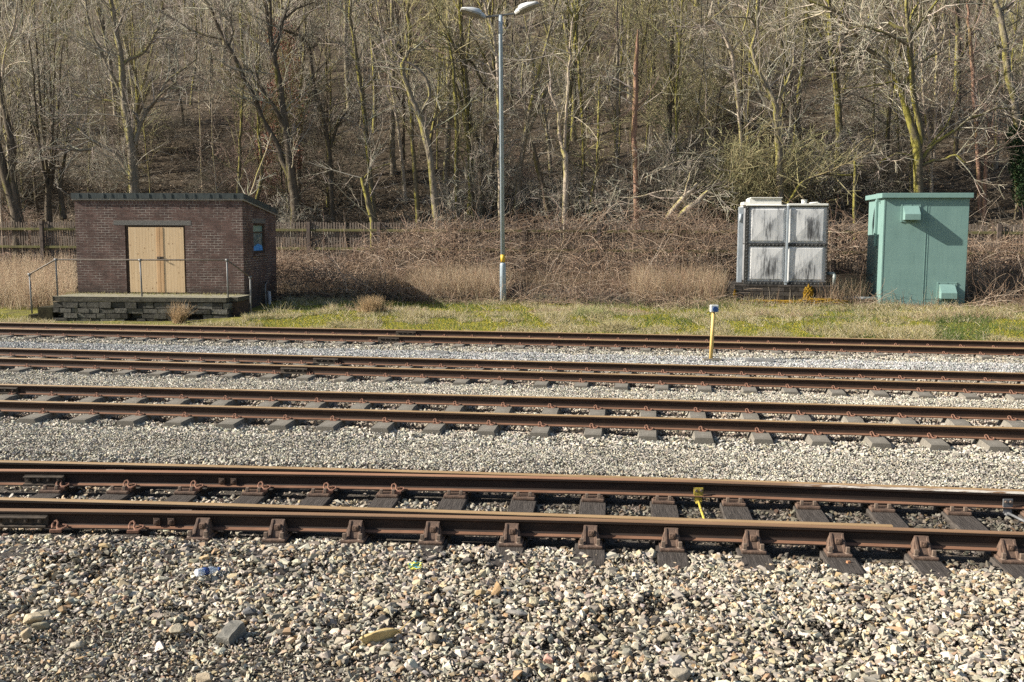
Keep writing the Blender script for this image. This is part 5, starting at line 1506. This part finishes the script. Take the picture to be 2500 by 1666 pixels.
hero('dead_tree', 'straight reddish dead pole without branches, snapped at the top', O2, S1, 43, [[(2086, 1480, 38), (2084, 1250, 36), (2078, 1080, 38), (2068, 930, 36), (2076, 780, 36), (2080, 620, 36), (2084, 480, 32), (2088, 380, 30), (2090, 290, 20), (2096, 200, 9)], [(2088, 730, 12), (2150, 670, 9), (2212, 612, 5)]], 'red', TW_PALE, .03, 20)
hero('bare_tree', 'dark mossy trunks close together just right of the reddish dead pole', O2, S1, 46, [[(2300, 1480, 36), (2305, 1100, 36), (2310, 800, 34), (2315, 480, 28), (2330, 200, 20)], [(2340, 1400, 30), (2345, 1000, 30), (2340, 600, 26), (2335, 300, 18)]], 'dark', TW_OLIVE, 1.0, 21)
O3 = 1650
hero('bare_tree', 'thin pale tree leaning left at the top, between the dead pole and the tank tree', O3, S1, 44.2, [[(445, 1300, 24), (440, 950, 24), (425, 780, 22), (412, 600, 24), (395, 480, 24), (375, 360, 26), (340, 260, 24), (300, 185, 18), (240, 140, 14), (180, 100, 9)], [(380, 350, 12), (440, 270, 10), (520, 190, 7)], [(240, 130, 8), (300, 80, 7), (370, 10, 5)]], 'pale', TW_PALE, .6, 22)
hero('bare_tree', 'curving bare tree standing behind the water tank, trunk stripped of bark', O3, S1, 42.8, [[(708, 1480, 56), (706, 1380, 54), (700, 1200, 50), (696, 1050, 50), (690, 900, 46), (680, 770, 42), (668, 690, 40), (630, 620, 34), (590, 550, 30), (552, 470, 28), (525, 380, 28), (515, 310, 26), (540, 230, 26), (550, 110, 26), (558, -20, 24)],
     [(675, 690, 22), (715, 630, 20), (760, 550, 20), (790, 440, 18), (802, 350, 16), (803, 285, 10)], [(705, 820, 16), (730, 760, 14), (780, 680, 12), (850, 610, 10), (920, 530, 7)], [(655, 680, 20), (600, 645, 16), (560, 615, 12), (490, 590, 7)], [(545, 180, 12), (500, 120, 12), (380, 115, 8), (290, 110, 6)], [(455, 210, 12), (480, 120, 14), (495, 20, 12)], [(550, 230, 10), (620, 180, 9), (700, 170, 5)]], 'grey', TW_GREY, .6, 23)
hero('bare_tree', 'large many-limbed mossy tree behind the green cabinet, branches spreading wide', O3, S1, 42.6, [[(1640, 1480, 66), (1640, 1260, 62), (1636, 1120, 66), (1632, 1000, 66), (1610, 900, 54), (1575, 800, 46), (1545, 710, 42), (1525, 620, 40), (1490, 540, 36), (1450, 470, 34), (1400, 410, 30), (1340, 360, 28), (1270, 320, 26), (1220, 240, 24), (1165, 170, 22), (1110, 90, 22), (1040, 60, 18), (940, 20, 14), (870, -10, 10)],
     [(1660, 980, 48), (1650, 860, 40), (1625, 740, 38), (1605, 640, 36), (1595, 500, 36), (1585, 380, 36), (1575, 260, 36), (1565, 130, 26), (1560, -20, 20)], [(1665, 1080, 34), (1720, 1000, 28), (1780, 950, 26), (1850, 905, 24), (1920, 860, 22), (1985, 805, 20), (2060, 780, 14), (2170, 735, 10), (2260, 740, 8), (2350, 745, 6)],
     [(1670, 1120, 26), (1740, 1090, 22), (1820, 1078, 20), (1890, 1050, 18), (1940, 1090, 12), (1990, 1115, 7)], [(1625, 1060, 20), (1560, 1050, 16), (1490, 1040, 14), (1430, 1070, 10), (1380, 1100, 6)],
     [(1530, 590, 24), (1560, 560, 20), (1590, 490, 20), (1640, 430, 16), (1720, 390, 12), (1820, 335, 8)], [(1570, 300, 22), (1510, 270, 22), (1440, 235, 20), (1340, 200, 16), (1260, 180, 12), (1150, 190, 8)], [(1585, 240, 24), (1640, 180, 22), (1700, 90, 18), (1780, -10, 14)], [(1560, 210, 26), (1480, 180, 26), (1440, 155, 22)],
     [(1490, 540, 16), (1400, 570, 12), (1260, 590, 9), (1100, 605, 6)], [(1580, 230, 18), (1590, 120, 20), (1640, 20, 16)], [(1690, 1020, 16), (1760, 930, 14), (1840, 820, 10), (1920, 600, 6)], [(1280, 320, 14), (1180, 240, 10), (1040, 200, 7)]], 'mossy', TW_PALE, .75, 24)
hero('bare_tree', 'tall pinkish barked trunk rising behind the right side of the green cabinet', O3, S1, 43.4, [[(2055, 1450, 28), (2050, 1250, 28), (2040, 1050, 28), (2030, 880, 26), (2018, 700, 26), (2010, 550, 26), (2000, 400, 26), (1993, 280, 24), (1980, 150, 18), (1968, 20, 12)]], 'red', TW_RED, .6, 25)
hero('dead_tree', 'broken topped pinkish trunk right of the green cabinet, slightly leaning', O3, S1, 42.8, [[(2085, 1500, 30), (2085, 1400, 28), (2088, 1250, 26), (2095, 1080, 26), (2105, 950, 24), (2112, 860, 20), (2122, 830, 12)]], 'red', TW_RED, .1, 26)
hero('bare_tree', 'large grey tree at the right edge with a knotted swaying trunk', O3, S1, 43.2, [[(2320, 1490, 50), (2315, 1200, 48), (2310, 950, 46), (2300, 760, 46), (2275, 620, 48), (2245, 500, 46), (2232, 400, 46), (2228, 310, 46), (2215, 220, 44), (2195, 120, 44), (2165, 40, 42), (2140, -30, 30)], [(2215, 320, 18), (2175, 310, 14), (2150, 285, 9)], [(2190, 70, 24), (2240, 50, 20), (2300, 0, 14)], [(2165, 50, 18), (2130, 45, 14), (2110, 10, 10)], [(2240, 180, 10), (2300, 150, 8), (2360, 110, 6)], [(2290, 700, 12), (2350, 640, 8)]], 'grey', TW_GREY, .9, 27)
hero('bare_tree', 'thin pale stems tangled right of the big mossy tree trunk', O3, S1, 44.6, [[(1730, 1480, 26), (1725, 1200, 26), (1715, 950, 24), (1690, 780, 20), (1670, 600, 18), (1660, 400, 16), (1640, 200, 14), (1650, 0, 10)], [(1740, 1100, 20), (1755, 800, 24), (1760, 560, 24), (1765, 350, 22), (1740, 200, 18), (1680, 90, 12)], [(1765, 350, 14), (1810, 250, 12), (1850, 50, 9)]], 'pale', TW_PALE, .7, 28)
hero('mossy_stump', 'upright mossy broken stump right behind the tank', O3, S1, 41.6, [[(1208, 1500, 26), (1208, 1350, 24), (1210, 1200, 22), (1212, 1085, 20)]], 'mossy', TW_OLIVE, 0, 29, cat='stump')
hero('fallen_branch', 'mossy yellow branch arching over the top of the water tank', O3, S1, 41.8, [[(740, 1400, 20), (790, 1330, 20), (840, 1250, 20), (900, 1210, 18), (990, 1180, 18), (1090, 1182, 14), (1190, 1185, 10)]], 'mossy', TW_OLIVE, .25, 30, cat='branch', to_ground=False)
hero('fallen_log', 'bleached broken log propped above the brambles left of the tank', O3, S1, 41.0, [[(-60, 1480, 40), (0, 1400, 40), (70, 1320, 36), (140, 1240, 20)], [(20, 1470, 40), (80, 1410, 42), (150, 1360, 36), (215, 1295, 14)], [(60, 1340, 16), (75, 1250, 12), (100, 1170, 7)]], 'pale', TW_PALE, 0, 31, cat='log', to_ground=False)
hero('dead_branch', 'long bare pale branch lying across the slope left of the log', O2, S1, 42.2, [[(1970, 1335, 9), (2060, 1340, 11), (2150, 1320, 12), (2250, 1295, 10), (2400, 1270, 8)]], 'pale', TW_PALE, .1, 32, cat='branch', to_ground=False)

def litter():
    r_ = np.random.default_rng(91); ac = Acc(); n = 60000
    t = 41.6 + 24 * r_.random(n) ** 1.7; y = t; x = r_.uniform(-1, 1, n) * (t * .53 + 2); y = t - .15 * x
    p = np.stack([x, y, gz(x, y) + r_.uniform(0, .06, n)], 1)
    a = norm(r_.normal(size=(n, 3)) * np.array((1, 1, .5))); b = norm(np.cross(a, norm(r_.normal(size=(n, 3))))); s_ = .045 * r_.uniform(.6, 1.6, (n, 1))
    V = np.stack([p - a * s_, p + b * s_ * .6, p + a * s_, p - b * s_ * .6], 1).reshape(-1, 3)
    cols = np.array([(.16, .115, .075), (.26, .19, .13), (.09, .065, .043), (.36, .28, .2)])
    ac.quad(V, np.arange(n * 4).reshape(n, 4), np.repeat(cols[r_.choice(4, n, p=[.35, .25, .3, .1])] * r_.uniform(.7, 1.3, (n, 1)), 4, 0))
    m_ = 9000; t = 41.6 + 20 * r_.random(m_) ** 1.5; x = r_.uniform(-1, 1, m_) * (t * .53 + 2); y = t - .15 * x
    P = grow(np.stack([x, y, gz(x, y) + r_.uniform(0, .25, m_)], 1), np.stack([r_.normal(0, 1, m_), r_.normal(0, .8, m_), r_.normal(.25, .35, m_)], 1), r_.uniform(.4, 1.8, m_), 5, .15, -.02, r_); Rr = taper(m_, 5, .009, .004)
    V, Q = tubes(P, Rr, 3); c = np.array([(.30, .25, .19), (.20, .165, .12), (.38, .33, .26)])[r_.integers(0, 3, m_)]; ac.quad(V, Q, np.repeat(c, 15, 0))
    tag(np_obj('leaf_litter', ac.mesh('leaf_litter', False), M['leaf']), 'brown fallen leaves and sticks covering the floor of the wood', 'leaf litter', kind='stuff')
litter()

# russet sapling and ivy
def leaf_cloud(center, radii, n, size, cols, r_, shell=.0):
    u = norm(r_.normal(size=(n, 3))); rad = r_.uniform(0, 1, (n, 1)) ** (1 / 3)
    p = u * rad * np.array(radii) + np.array(center)
    a = norm(r_.normal(size=(n, 3))); b = norm(np.cross(a, norm(r_.normal(size=(n, 3)))))
    s = size * r_.uniform(.6, 1.3, (n, 1))
    V = np.stack([p - a * s, p + b * s * .55, p + a * s, p - b * s * .55], 1).reshape(-1, 3)
    Q = np.arange(n * 4).reshape(n, 4)
    c = np.asarray(cols)[r_.integers(0, len(cols), n)] * r_.uniform(.7, 1.3, (n, 1))
    return V, Q, np.repeat(c, 4, 0)
def russet():
    r_ = np.random.default_rng(77)
    Y = 47.5; b = at(690, 560, Y); g = float(gz(b[0], Y)); root = empty('beech_sapling', (b[0], Y, g))
    P = grow(np.array([[0, 0, -.2]]), np.array([[.02, 0, 1.]]), np.array([9.0]), 10, .05, .02, r_); R = taper(1, 10, .06, .015)
    V, Q = tubes(P, R, 6); a = Acc(); a.quad(V, Q, np.ones((len(V), 3))); np_obj('trunk', a.mesh('trunk'), BARK['dark'], root)
    ac = Acc()
    cols = [(.20, .085, .055), (.26, .12, .085), (.15, .06, .04), (.30, .16, .12)]
    for px_, py_, rx, rz_, n in ((665, 260, .7, 1.1, 1500), (700, 170, .8, 1.2, 1500), (650, 360, .55, .9, 800), (690, 90, .8, .9, 900), (660, 440, .5, .6, 400), (735, 260, .5, 1.0, 500), (720, 380, .4, .8, 400)):
        c_ = at(px_, py_, Y) - np.array((b[0], Y, g)); ac.quad(*leaf_cloud(c_, (rx, .8, rz_), n, .055, cols, r_))
    np_obj('foliage', ac.mesh('foliage', False), M['leaf'], root)
    tag(root, 'young beech holding dry russet leaves among bare trunks', 'tree')
    # ivy mass at the right edge
    Y = 42.5; b = at(2480, 470, Y); root = empty('ivy_bush', (b[0], Y, float(gz(b[0], Y))))
    ac = Acc(); cols = [(.022, .045, .018), (.035, .07, .025), (.018, .035, .016), (.05, .085, .03)]
    for px_, py_, rx, rz_, n in ((2490, 400, .45, .9, 2200), (2500, 460, .5, .8, 2200), (2475, 340, .3, .6, 900), (2510, 320, .35, .8, 900)):
        c_ = at(px_, py_, Y) - np.array(root.location); ac.quad(*leaf_cloud(c_, (rx, .4, rz_), n, .045, cols, r_))
    np_obj('foliage', ac.mesh('foliage', False), M['leaf'], root)
    st = Acc(); P = grow(np.array([[0, 0, -.1], [.2, 0, -.1]]), np.array([[.05, 0, 1.], [-.02, .05, 1]]), np.array([3.4, 3.0]), 8, .08, .02, r_); R = taper(2, 8, .05, .02); V, Q = tubes(P, R, 5); st.quad(V, Q, np.ones((len(V), 3))); np_obj('stem', st.mesh('stem'), BARK['dark'], root)
    tag(root, 'dark green ivy bush at the right edge of the picture', 'ivy')
russet()

# ------------------------------------------------------------------ brambles, dry grass, verge
def px_x(px, Y): return (px - CX) / F * Y
def mound_top(x, Y):
    """height of the bramble bank (m above datum) at its crest"""
    px_ = CX + x / Y * F
    py_ = np.interp(px_, [-200, 170, 660, 700, 850, 940, 1100, 1300, 1480, 1560, 1650, 1740, 1800, 2030, 2110, 2330, 2380, 2520, 2800], [640, 650, 672, 655, 640, 585, 548, 540, 530, 515, 525, 540, 560, 550, 560, 590, 590, 600, 600])
    return CAM_H + (563 + (px_ - CX) * .0039 - py_) / F * Y
def bank_z(x, y):
    t = tt(x, y); g = gz(x, y); top = np.maximum(mound_top(x, np.full_like(y, 39.6)), g + .1)
    px_ = CX + x / np.maximum(y, 1) * F
    front = np.interp(px_, [600, 700, 1000, 1050, 1230, 1260, 1550, 1600, 1780, 2030, 2330, 2500], [32.4, 32.4, 33.4, 34.0, 34.4, 36.0, 36.2, 34.8, 34.6, 35.2, 35.4, 35.4])
    s = np.clip((t - front) / 4.6, 0, 1); s = s * s * (3 - 2 * s)
    s = .25 * np.clip((t - front) / .6, 0, 1) + .75 * s
    low = np.interp(px_, [620, 650, 850, 1010, 1060], [0, 1.05, .8, .35, 0]) * np.clip((t - 32.2) / .7, 0, 1) * np.clip((40 - t) / 3, 0, 1)
    return g, g + np.maximum((np.maximum(top - g, .15)) * s, low) + .12 * smooth_noise(x, y, .8, 21)
def brambles():
    r_ = np.random.default_rng(31)
    ac = Acc()
    def pts(n, t0=32.3, t1=41.2, xl=-22, xr=22):
        x = r_.uniform(xl, xr, n); t = r_.uniform(t0, t1, n); y = t - .15 * x
        px_ = CX + x / y * F
        k_ = ((px_ > 640) & (px_ < 2640) & ~((px_ > 1755) & (px_ < 2075) & (t < 36.9)) & ~((px_ > 2120) & (px_ < 2365) & (t < 37.5))) | ((px_ < 200) & (t > 38.5) & (r_.random(n) < .3))
        return x[k_], y[k_]
    # tangle of arching stems: start inside the bank, spring up, droop over its face
    for n, L0, L1, rr, up, cols, wig in ((17000, .5, 1.6, .0078, -.10, [(.25, .165, .11), (.34, .24, .165), (.15, .10, .07), (.44, .33, .235)], .22), (10000, .3, .9, .006, .0, [(.30, .22, .16), (.21, .16, .12), (.42, .33, .24)], .28), (2200, 1.0, 2.2, .008, -.12, [(.42, .33, .25), (.33, .22, .17), (.50, .41, .32)], .13)):
        x, y = pts(n); g, top = bank_z(x, y)
        cl = smooth_noise(x, y, 1.3, 81) + .6 * smooth_noise(x, y, .6, 83); kk = cl + r_.normal(0, .5, len(x)) > -.35
        x, y, g, top, cl = x[kk], y[kk], g[kk], top[kk], cl[kk]
        z = g + (top - g) * r_.uniform(.15, 1.0, len(x)) ** .6 + .10 * cl
        N = len(x)
        d = np.stack([r_.normal(0, .8, N), r_.normal(-.25, .6, N), r_.uniform(.1, 1.0, N)], 1)
        P = grow(np.stack([x, y, z], 1), d, r_.uniform(L0, L1, N), 7, wig, up, r_)
        R = taper(N, 7, rr * r_.uniform(.7, 1.2, N), rr * .45)
        V, Q = tubes(P, R, 3); c = np.asarray(cols)[r_.integers(0, len(cols), N)] * r_.uniform(.7, 1.25, (N, 1)) * (1 + .35 * smooth_noise(x, y, 1.9, 87))[:, None]; ac.quad(V, Q, np.repeat(c, 21, 0))
    tag(np_obj('brambles', ac.mesh('brambles'), M['twig']), 'brown tangle of bramble stems heaped against and over the fence', 'brambles', kind='stuff')
    lf = Acc()
    x, y = pts(60000); g, top = bank_z(x, y); N = len(x)
    z = g + (top - g) * r_.uniform(.2, 1.03, N) ** .5
    p = np.stack([x, y, z], 1); a = norm(r_.normal(size=(N, 3))); b = norm(np.cross(a, norm(r_.normal(size=(N, 3))))); s = .024 * r_.uniform(.6, 1.5, (N, 1))
    V = np.stack([p - a * s, p + b * s * .6, p + a * s, p - b * s * .6], 1).reshape(-1, 3)
    cols = np.array([(.14, .09, .058), (.22, .145, .10), (.09, .058, .04), (.28, .20, .145), (.08, .085, .035), (.33, .24, .17)])
    c = cols[r_.choice(6, N, p=[.27, .25, .2, .14, .06, .08])] * r_.uniform(.7, 1.3, (N, 1))
    lf.quad(V, np.arange(N * 4).reshape(N, 4), np.repeat(c, 4, 0))
    tag(np_obj('dead_leaves', lf.mesh('dead_leaves', False), M['leaf']), 'withered brown leaves caught all through the brambles', 'dead leaves', kind='stuff')
brambles()

def blades(p, h, lean, wd, cols, r_, K=4):
    """bent flat blades as thin tubes, K points"""
    N = len(p); d = np.stack([r_.normal(0, lean, N), r_.normal(0, lean, N), np.ones(N)], 1)
    P = grow(p, d, h, K, .10, -.05, r_); R = taper(N, K, wd, wd * .3)
    V, Q = tubes(P, R, 3)
    return V, Q, np.repeat(cols, K * 3, 0)
def dry_grass():
    r_ = np.random.default_rng(41); ac = Acc()
    cols = np.array([(.44, .335, .215), (.52, .42, .28), (.34, .245, .16), (.43, .285, .19), (.58, .48, .34), (.26, .175, .115)])
    # (px0, px1, t0, t1, count, height0, height1)
    for px0, px1, t0, t1, n, h0, h1, dark in ((-120, 180, 30.0, 38.5, 15000, .45, 1.15, 1.0), (850, 1010, 33.8, 37.4, 3400, .4, 1.0, .9), (1015, 1232, 33.2, 36.8, 8500, .5, 1.25, 1.0), (1232, 1560, 36.0, 37.8, 3200, .3, .8, .85), (1545, 1762, 33.6, 37.0, 7000, .4, 1.2, 1.0), (1990, 2110, 34, 36, 1500, .4, 1.0, .8), (2345, 2600, 35.5, 38, 2500, .3, .9, .6), (640, 1000, 33.6, 35.4, 2600, .2, .7, .55)):
        t = r_.uniform(t0, t1, n); px_ = r_.uniform(px0, px1, n)
        u = (px_ - CX) / F; y = t / (1 + .15 * u); x = u * y
        clump = smooth_noise(x, y, .5, 33) > r_.uniform(-.9, .5, n)
        x, y = x[clump], y[clump]; n = len(x)
        c = cols[r_.choice(6, n, p=[.28, .2, .18, .16, .08, .1])] * r_.uniform(.75, 1.2, (n, 1)) * dark
        ac.quad(*blades(np.stack([x, y, gz(x, y) - .03], 1), r_.uniform(h0, h1, n), .22, .0055, c, r_, 5))
    for px0, px1, py_, n, hh in ((2150, 2300, 747, 90, .75), (1790, 2050, 748, 90, .6), (2160, 2420, 752, 500, .22), (1770, 2080, 750, 500, .2)):
        P0 = np.array([hit(q, py_ + r_.uniform(-3, 3)) for q in r_.uniform(px0, px1, n)])
        ac.quad(*blades(P0, r_.uniform(.3, 1.0, n) * hh, .4, .006, cols[r_.integers(0, 6, n)] * r_.uniform(.6, 1.1, (n, 1)), r_, 5))
    tag(np_obj('dry_grass', ac.mesh('dry_grass'), M['blade']), 'tall straw coloured dead grass along the foot of the bank', 'dry grass', kind='stuff')
    # twiggy litter on the bare soil
    lt = Acc(); n = 9000
    px_ = r_.uniform(640, 1620, n); t = r_.uniform(33.0, 36.6, n); u = (px_ - CX) / F; y = t / (1 + .15 * u); x = u * y
    d = np.stack([r_.normal(0, 1, n), r_.normal(0, 1, n), r_.normal(.12, .15, n)], 1)
    P = grow(np.stack([x, y, gz(x, y) + r_.uniform(0, .12, n)], 1), d, r_.uniform(.15, .6, n), 4, .2, -.03, r_); R = taper(n, 4, .005, .003)
    V, Q = tubes(P, R, 3); c = np.array([(.05, .042, .036), (.09, .075, .062), (.16, .14, .12)])[r_.integers(0, 3, n)]; lt.quad(V, Q, np.repeat(c, 12, 0))
    tag(np_obj('twig_litter', lt.mesh('twig_litter'), M['twig']), 'dark fallen twigs strewn on the bare soil before the brambles', 'twig litter', kind='stuff')
dry_grass()

def verge():
    r_ = np.random.default_rng(51); ac = Acc()
    n = 330000
    t = 26.15 + r_.uniform(0, 1, n) * 8.3; x = r_.uniform(-20, 18.5, n); y = t - .15 * x
    px_ = CX + x / y * F
    # verge depth: narrow by the shed, wide right
    far = np.interp(px_, [-100, 150, 620, 700, 1000, 1250, 1700, 2100, 2500], [30.5, 27.4, 29, 33.2, 33.2, 33.6, 33.8, 34.4, 34.6])
    k_ = (t < far) & ~((px_ > 128) & (px_ < 590) & (t > 27.2))
    x, y, t, px_ = x[k_], y[k_], t[k_], px_[k_]; n = len(x)
    moss = smooth_noise(x, y, 1.4, 61) + .5 * smooth_noise(x, y, .5, 63); dry = smooth_noise(x, y, 1.1, 67) + .35 * (px_ > 1400)
    rightgreen = ((px_ > 2290) & (px_ < 2420) & (t < 30.5))
    path = np.exp(-((t - 30.6 - .25 * np.sin(x * .5)) / .30) ** 2) * (px_ > 640)
    moss_c = np.array([(.42, .39, .04), (.56, .49, .05), (.33, .32, .045), (.50, .39, .07)]); dry_c = np.array([(.44, .36, .19), (.52, .45, .28), (.34, .27, .13), (.36, .33, .12), (.58, .51, .35)]); gr_c = np.array([(.10, .15, .035), (.14, .19, .05), (.075, .11, .03)])
    sel = r_.random(n)
    is_m = (moss > -.08) & (sel < .88); is_g = rightgreen & (sel < .65) | ((sel > .9) & (moss > -.3))
    c = dry_c[r_.integers(0, 5, n)]; c[is_m] = moss_c[r_.integers(0, 4, n)][is_m]; c[is_g] = gr_c[r_.integers(0, 3, n)][is_g]
    pk = (path > .3) & (sel < .7); c[pk] = (.40, .27, .20)
    c = c * r_.uniform(.75, 1.2, (n, 1))
    h = np.where(is_m, r_.uniform(.02, .06, n), r_.uniform(.05, .17, n) * (1 + .8 * (dry > .45)))
    keep = r_.random(n) > path * .85
    x, y, h, c = x[keep], y[keep], h[keep], c[keep]
    ac.quad(*blades(np.stack([x, y, gz(x, y) - .01], 1), h, .75, .0065, c, r_, 3))
    # grass tufts and straw on the platform and along its foot
    n = 2500; px_ = r_.uniform(100, 640, n); t = r_.uniform(26.2, 27.0, n); u = (px_ - CX) / F; y = t / (1 + .15 * u); x = u * y
    ac.quad(*blades(np.stack([x, y, gz(x, y)], 1), r_.uniform(.05, .22, n), .5, .006, dry_c[r_.integers(0, 5, n)] * r_.uniform(.6, 1.1, (n, 1)), r_, 3))
    tag(np_obj('grass', ac.mesh('grass'), M['blade']), 'short mossy yellow green grass on the verge beyond the tracks', 'grass', kind='stuff')
    for k_ in range(1):
        m_ = 26000; t2 = r_.uniform(27.6, 34.6, m_); px2 = r_.uniform(640, 2560, m_); u2 = (px2 - CX) / F; y2 = t2 / (1 + .15 * u2); x2 = u2 * y2
        cl = (smooth_noise(x2, y2, .55, 71) + .6 * smooth_noise(x2, y2, 1.7, 73)) > np.interp(t2, [27.6, 31, 34], [.62, .55, .15]) + .25 * r_.normal(size=m_) * .5
        x2, y2 = x2[cl], y2[cl]; m_ = len(x2)
        tc = np.array([(.52, .44, .27), (.42, .33, .19), (.62, .55, .38), (.34, .30, .12)])[r_.integers(0, 4, m_)] * r_.uniform(.7, 1.15, (m_, 1))
        tg = Acc(); V, Q, C = blades(np.stack([x2, y2, gz(x2, y2) - .02], 1), r_.uniform(.12, .42, m_), .8, .006, tc, r_, 4); tg.quad(V, Q, C)
        tag(np_obj('straw', tg.mesh('straw'), M['blade']), 'pale straw lying in tussocks over the verge', 'straw', kind='stuff')
    # weeds on top of the platform
    pw = Acc(); n = 900; px_ = r_.uniform(150, 590, n); yy = 30.25 + 1.2 * r_.random(n) ** .4; x = (px_ - CX) / F * yy
    pw.quad(*blades(np.stack([x, yy - (x + 11) * .07, np.full(n, .55)], 1), r_.uniform(.02, .10, n), .8, .005, np.array([(.28, .25, .10), (.20, .2, .05), (.36, .30, .17)])[r_.integers(0, 3, n)], r_, 3))
    tag(np_obj('weeds', pw.mesh('weeds'), M['blade']), 'thin yellow weeds rooted along the platform top', 'weeds', kind='stuff')
verge()
def tuft(px_, py_, n, h, spread, colr, label, seed, name='grass_tuft', lean=.35):
    r_ = np.random.default_rng(seed); p = hit(px_, py_)
    ac = Acc(); o = np.stack([r_.normal(0, spread, n), r_.normal(0, spread * .8, n), np.full(n, -.03)], 1)
    c = np.asarray(colr)[None] * r_.uniform(.6, 1.3, (n, 1)); ac.quad(*blades(o, r_.uniform(.4, 1.0, n) * h, lean, .006, c, r_, 5))
    ob = np_obj(name, ac.mesh(name), M['blade']); ob.location = p
    tag(ob, label, 'grass tuft')
tuft(910, 765, 700, .62, .16, (.42, .30, .17), 'tawny dead weed clump standing alone before the dark shed shadow', 1)
tuft(1505, 805, 900, .42, .22, (.45, .39, .22), 'rounded straw tussock by the farthest rail, left of the yellow post', 2, lean=.9)
tuft(437, 790, 260, .75, .07, (.40, .28, .16), 'thin dry weed growing up the face of the stone platform', 3)
tuft(1440, 770, 600, .40, .22, (.36, .36, .16), 'pale green grass tussock on the verge right of the lamp post', 4, lean=.8)
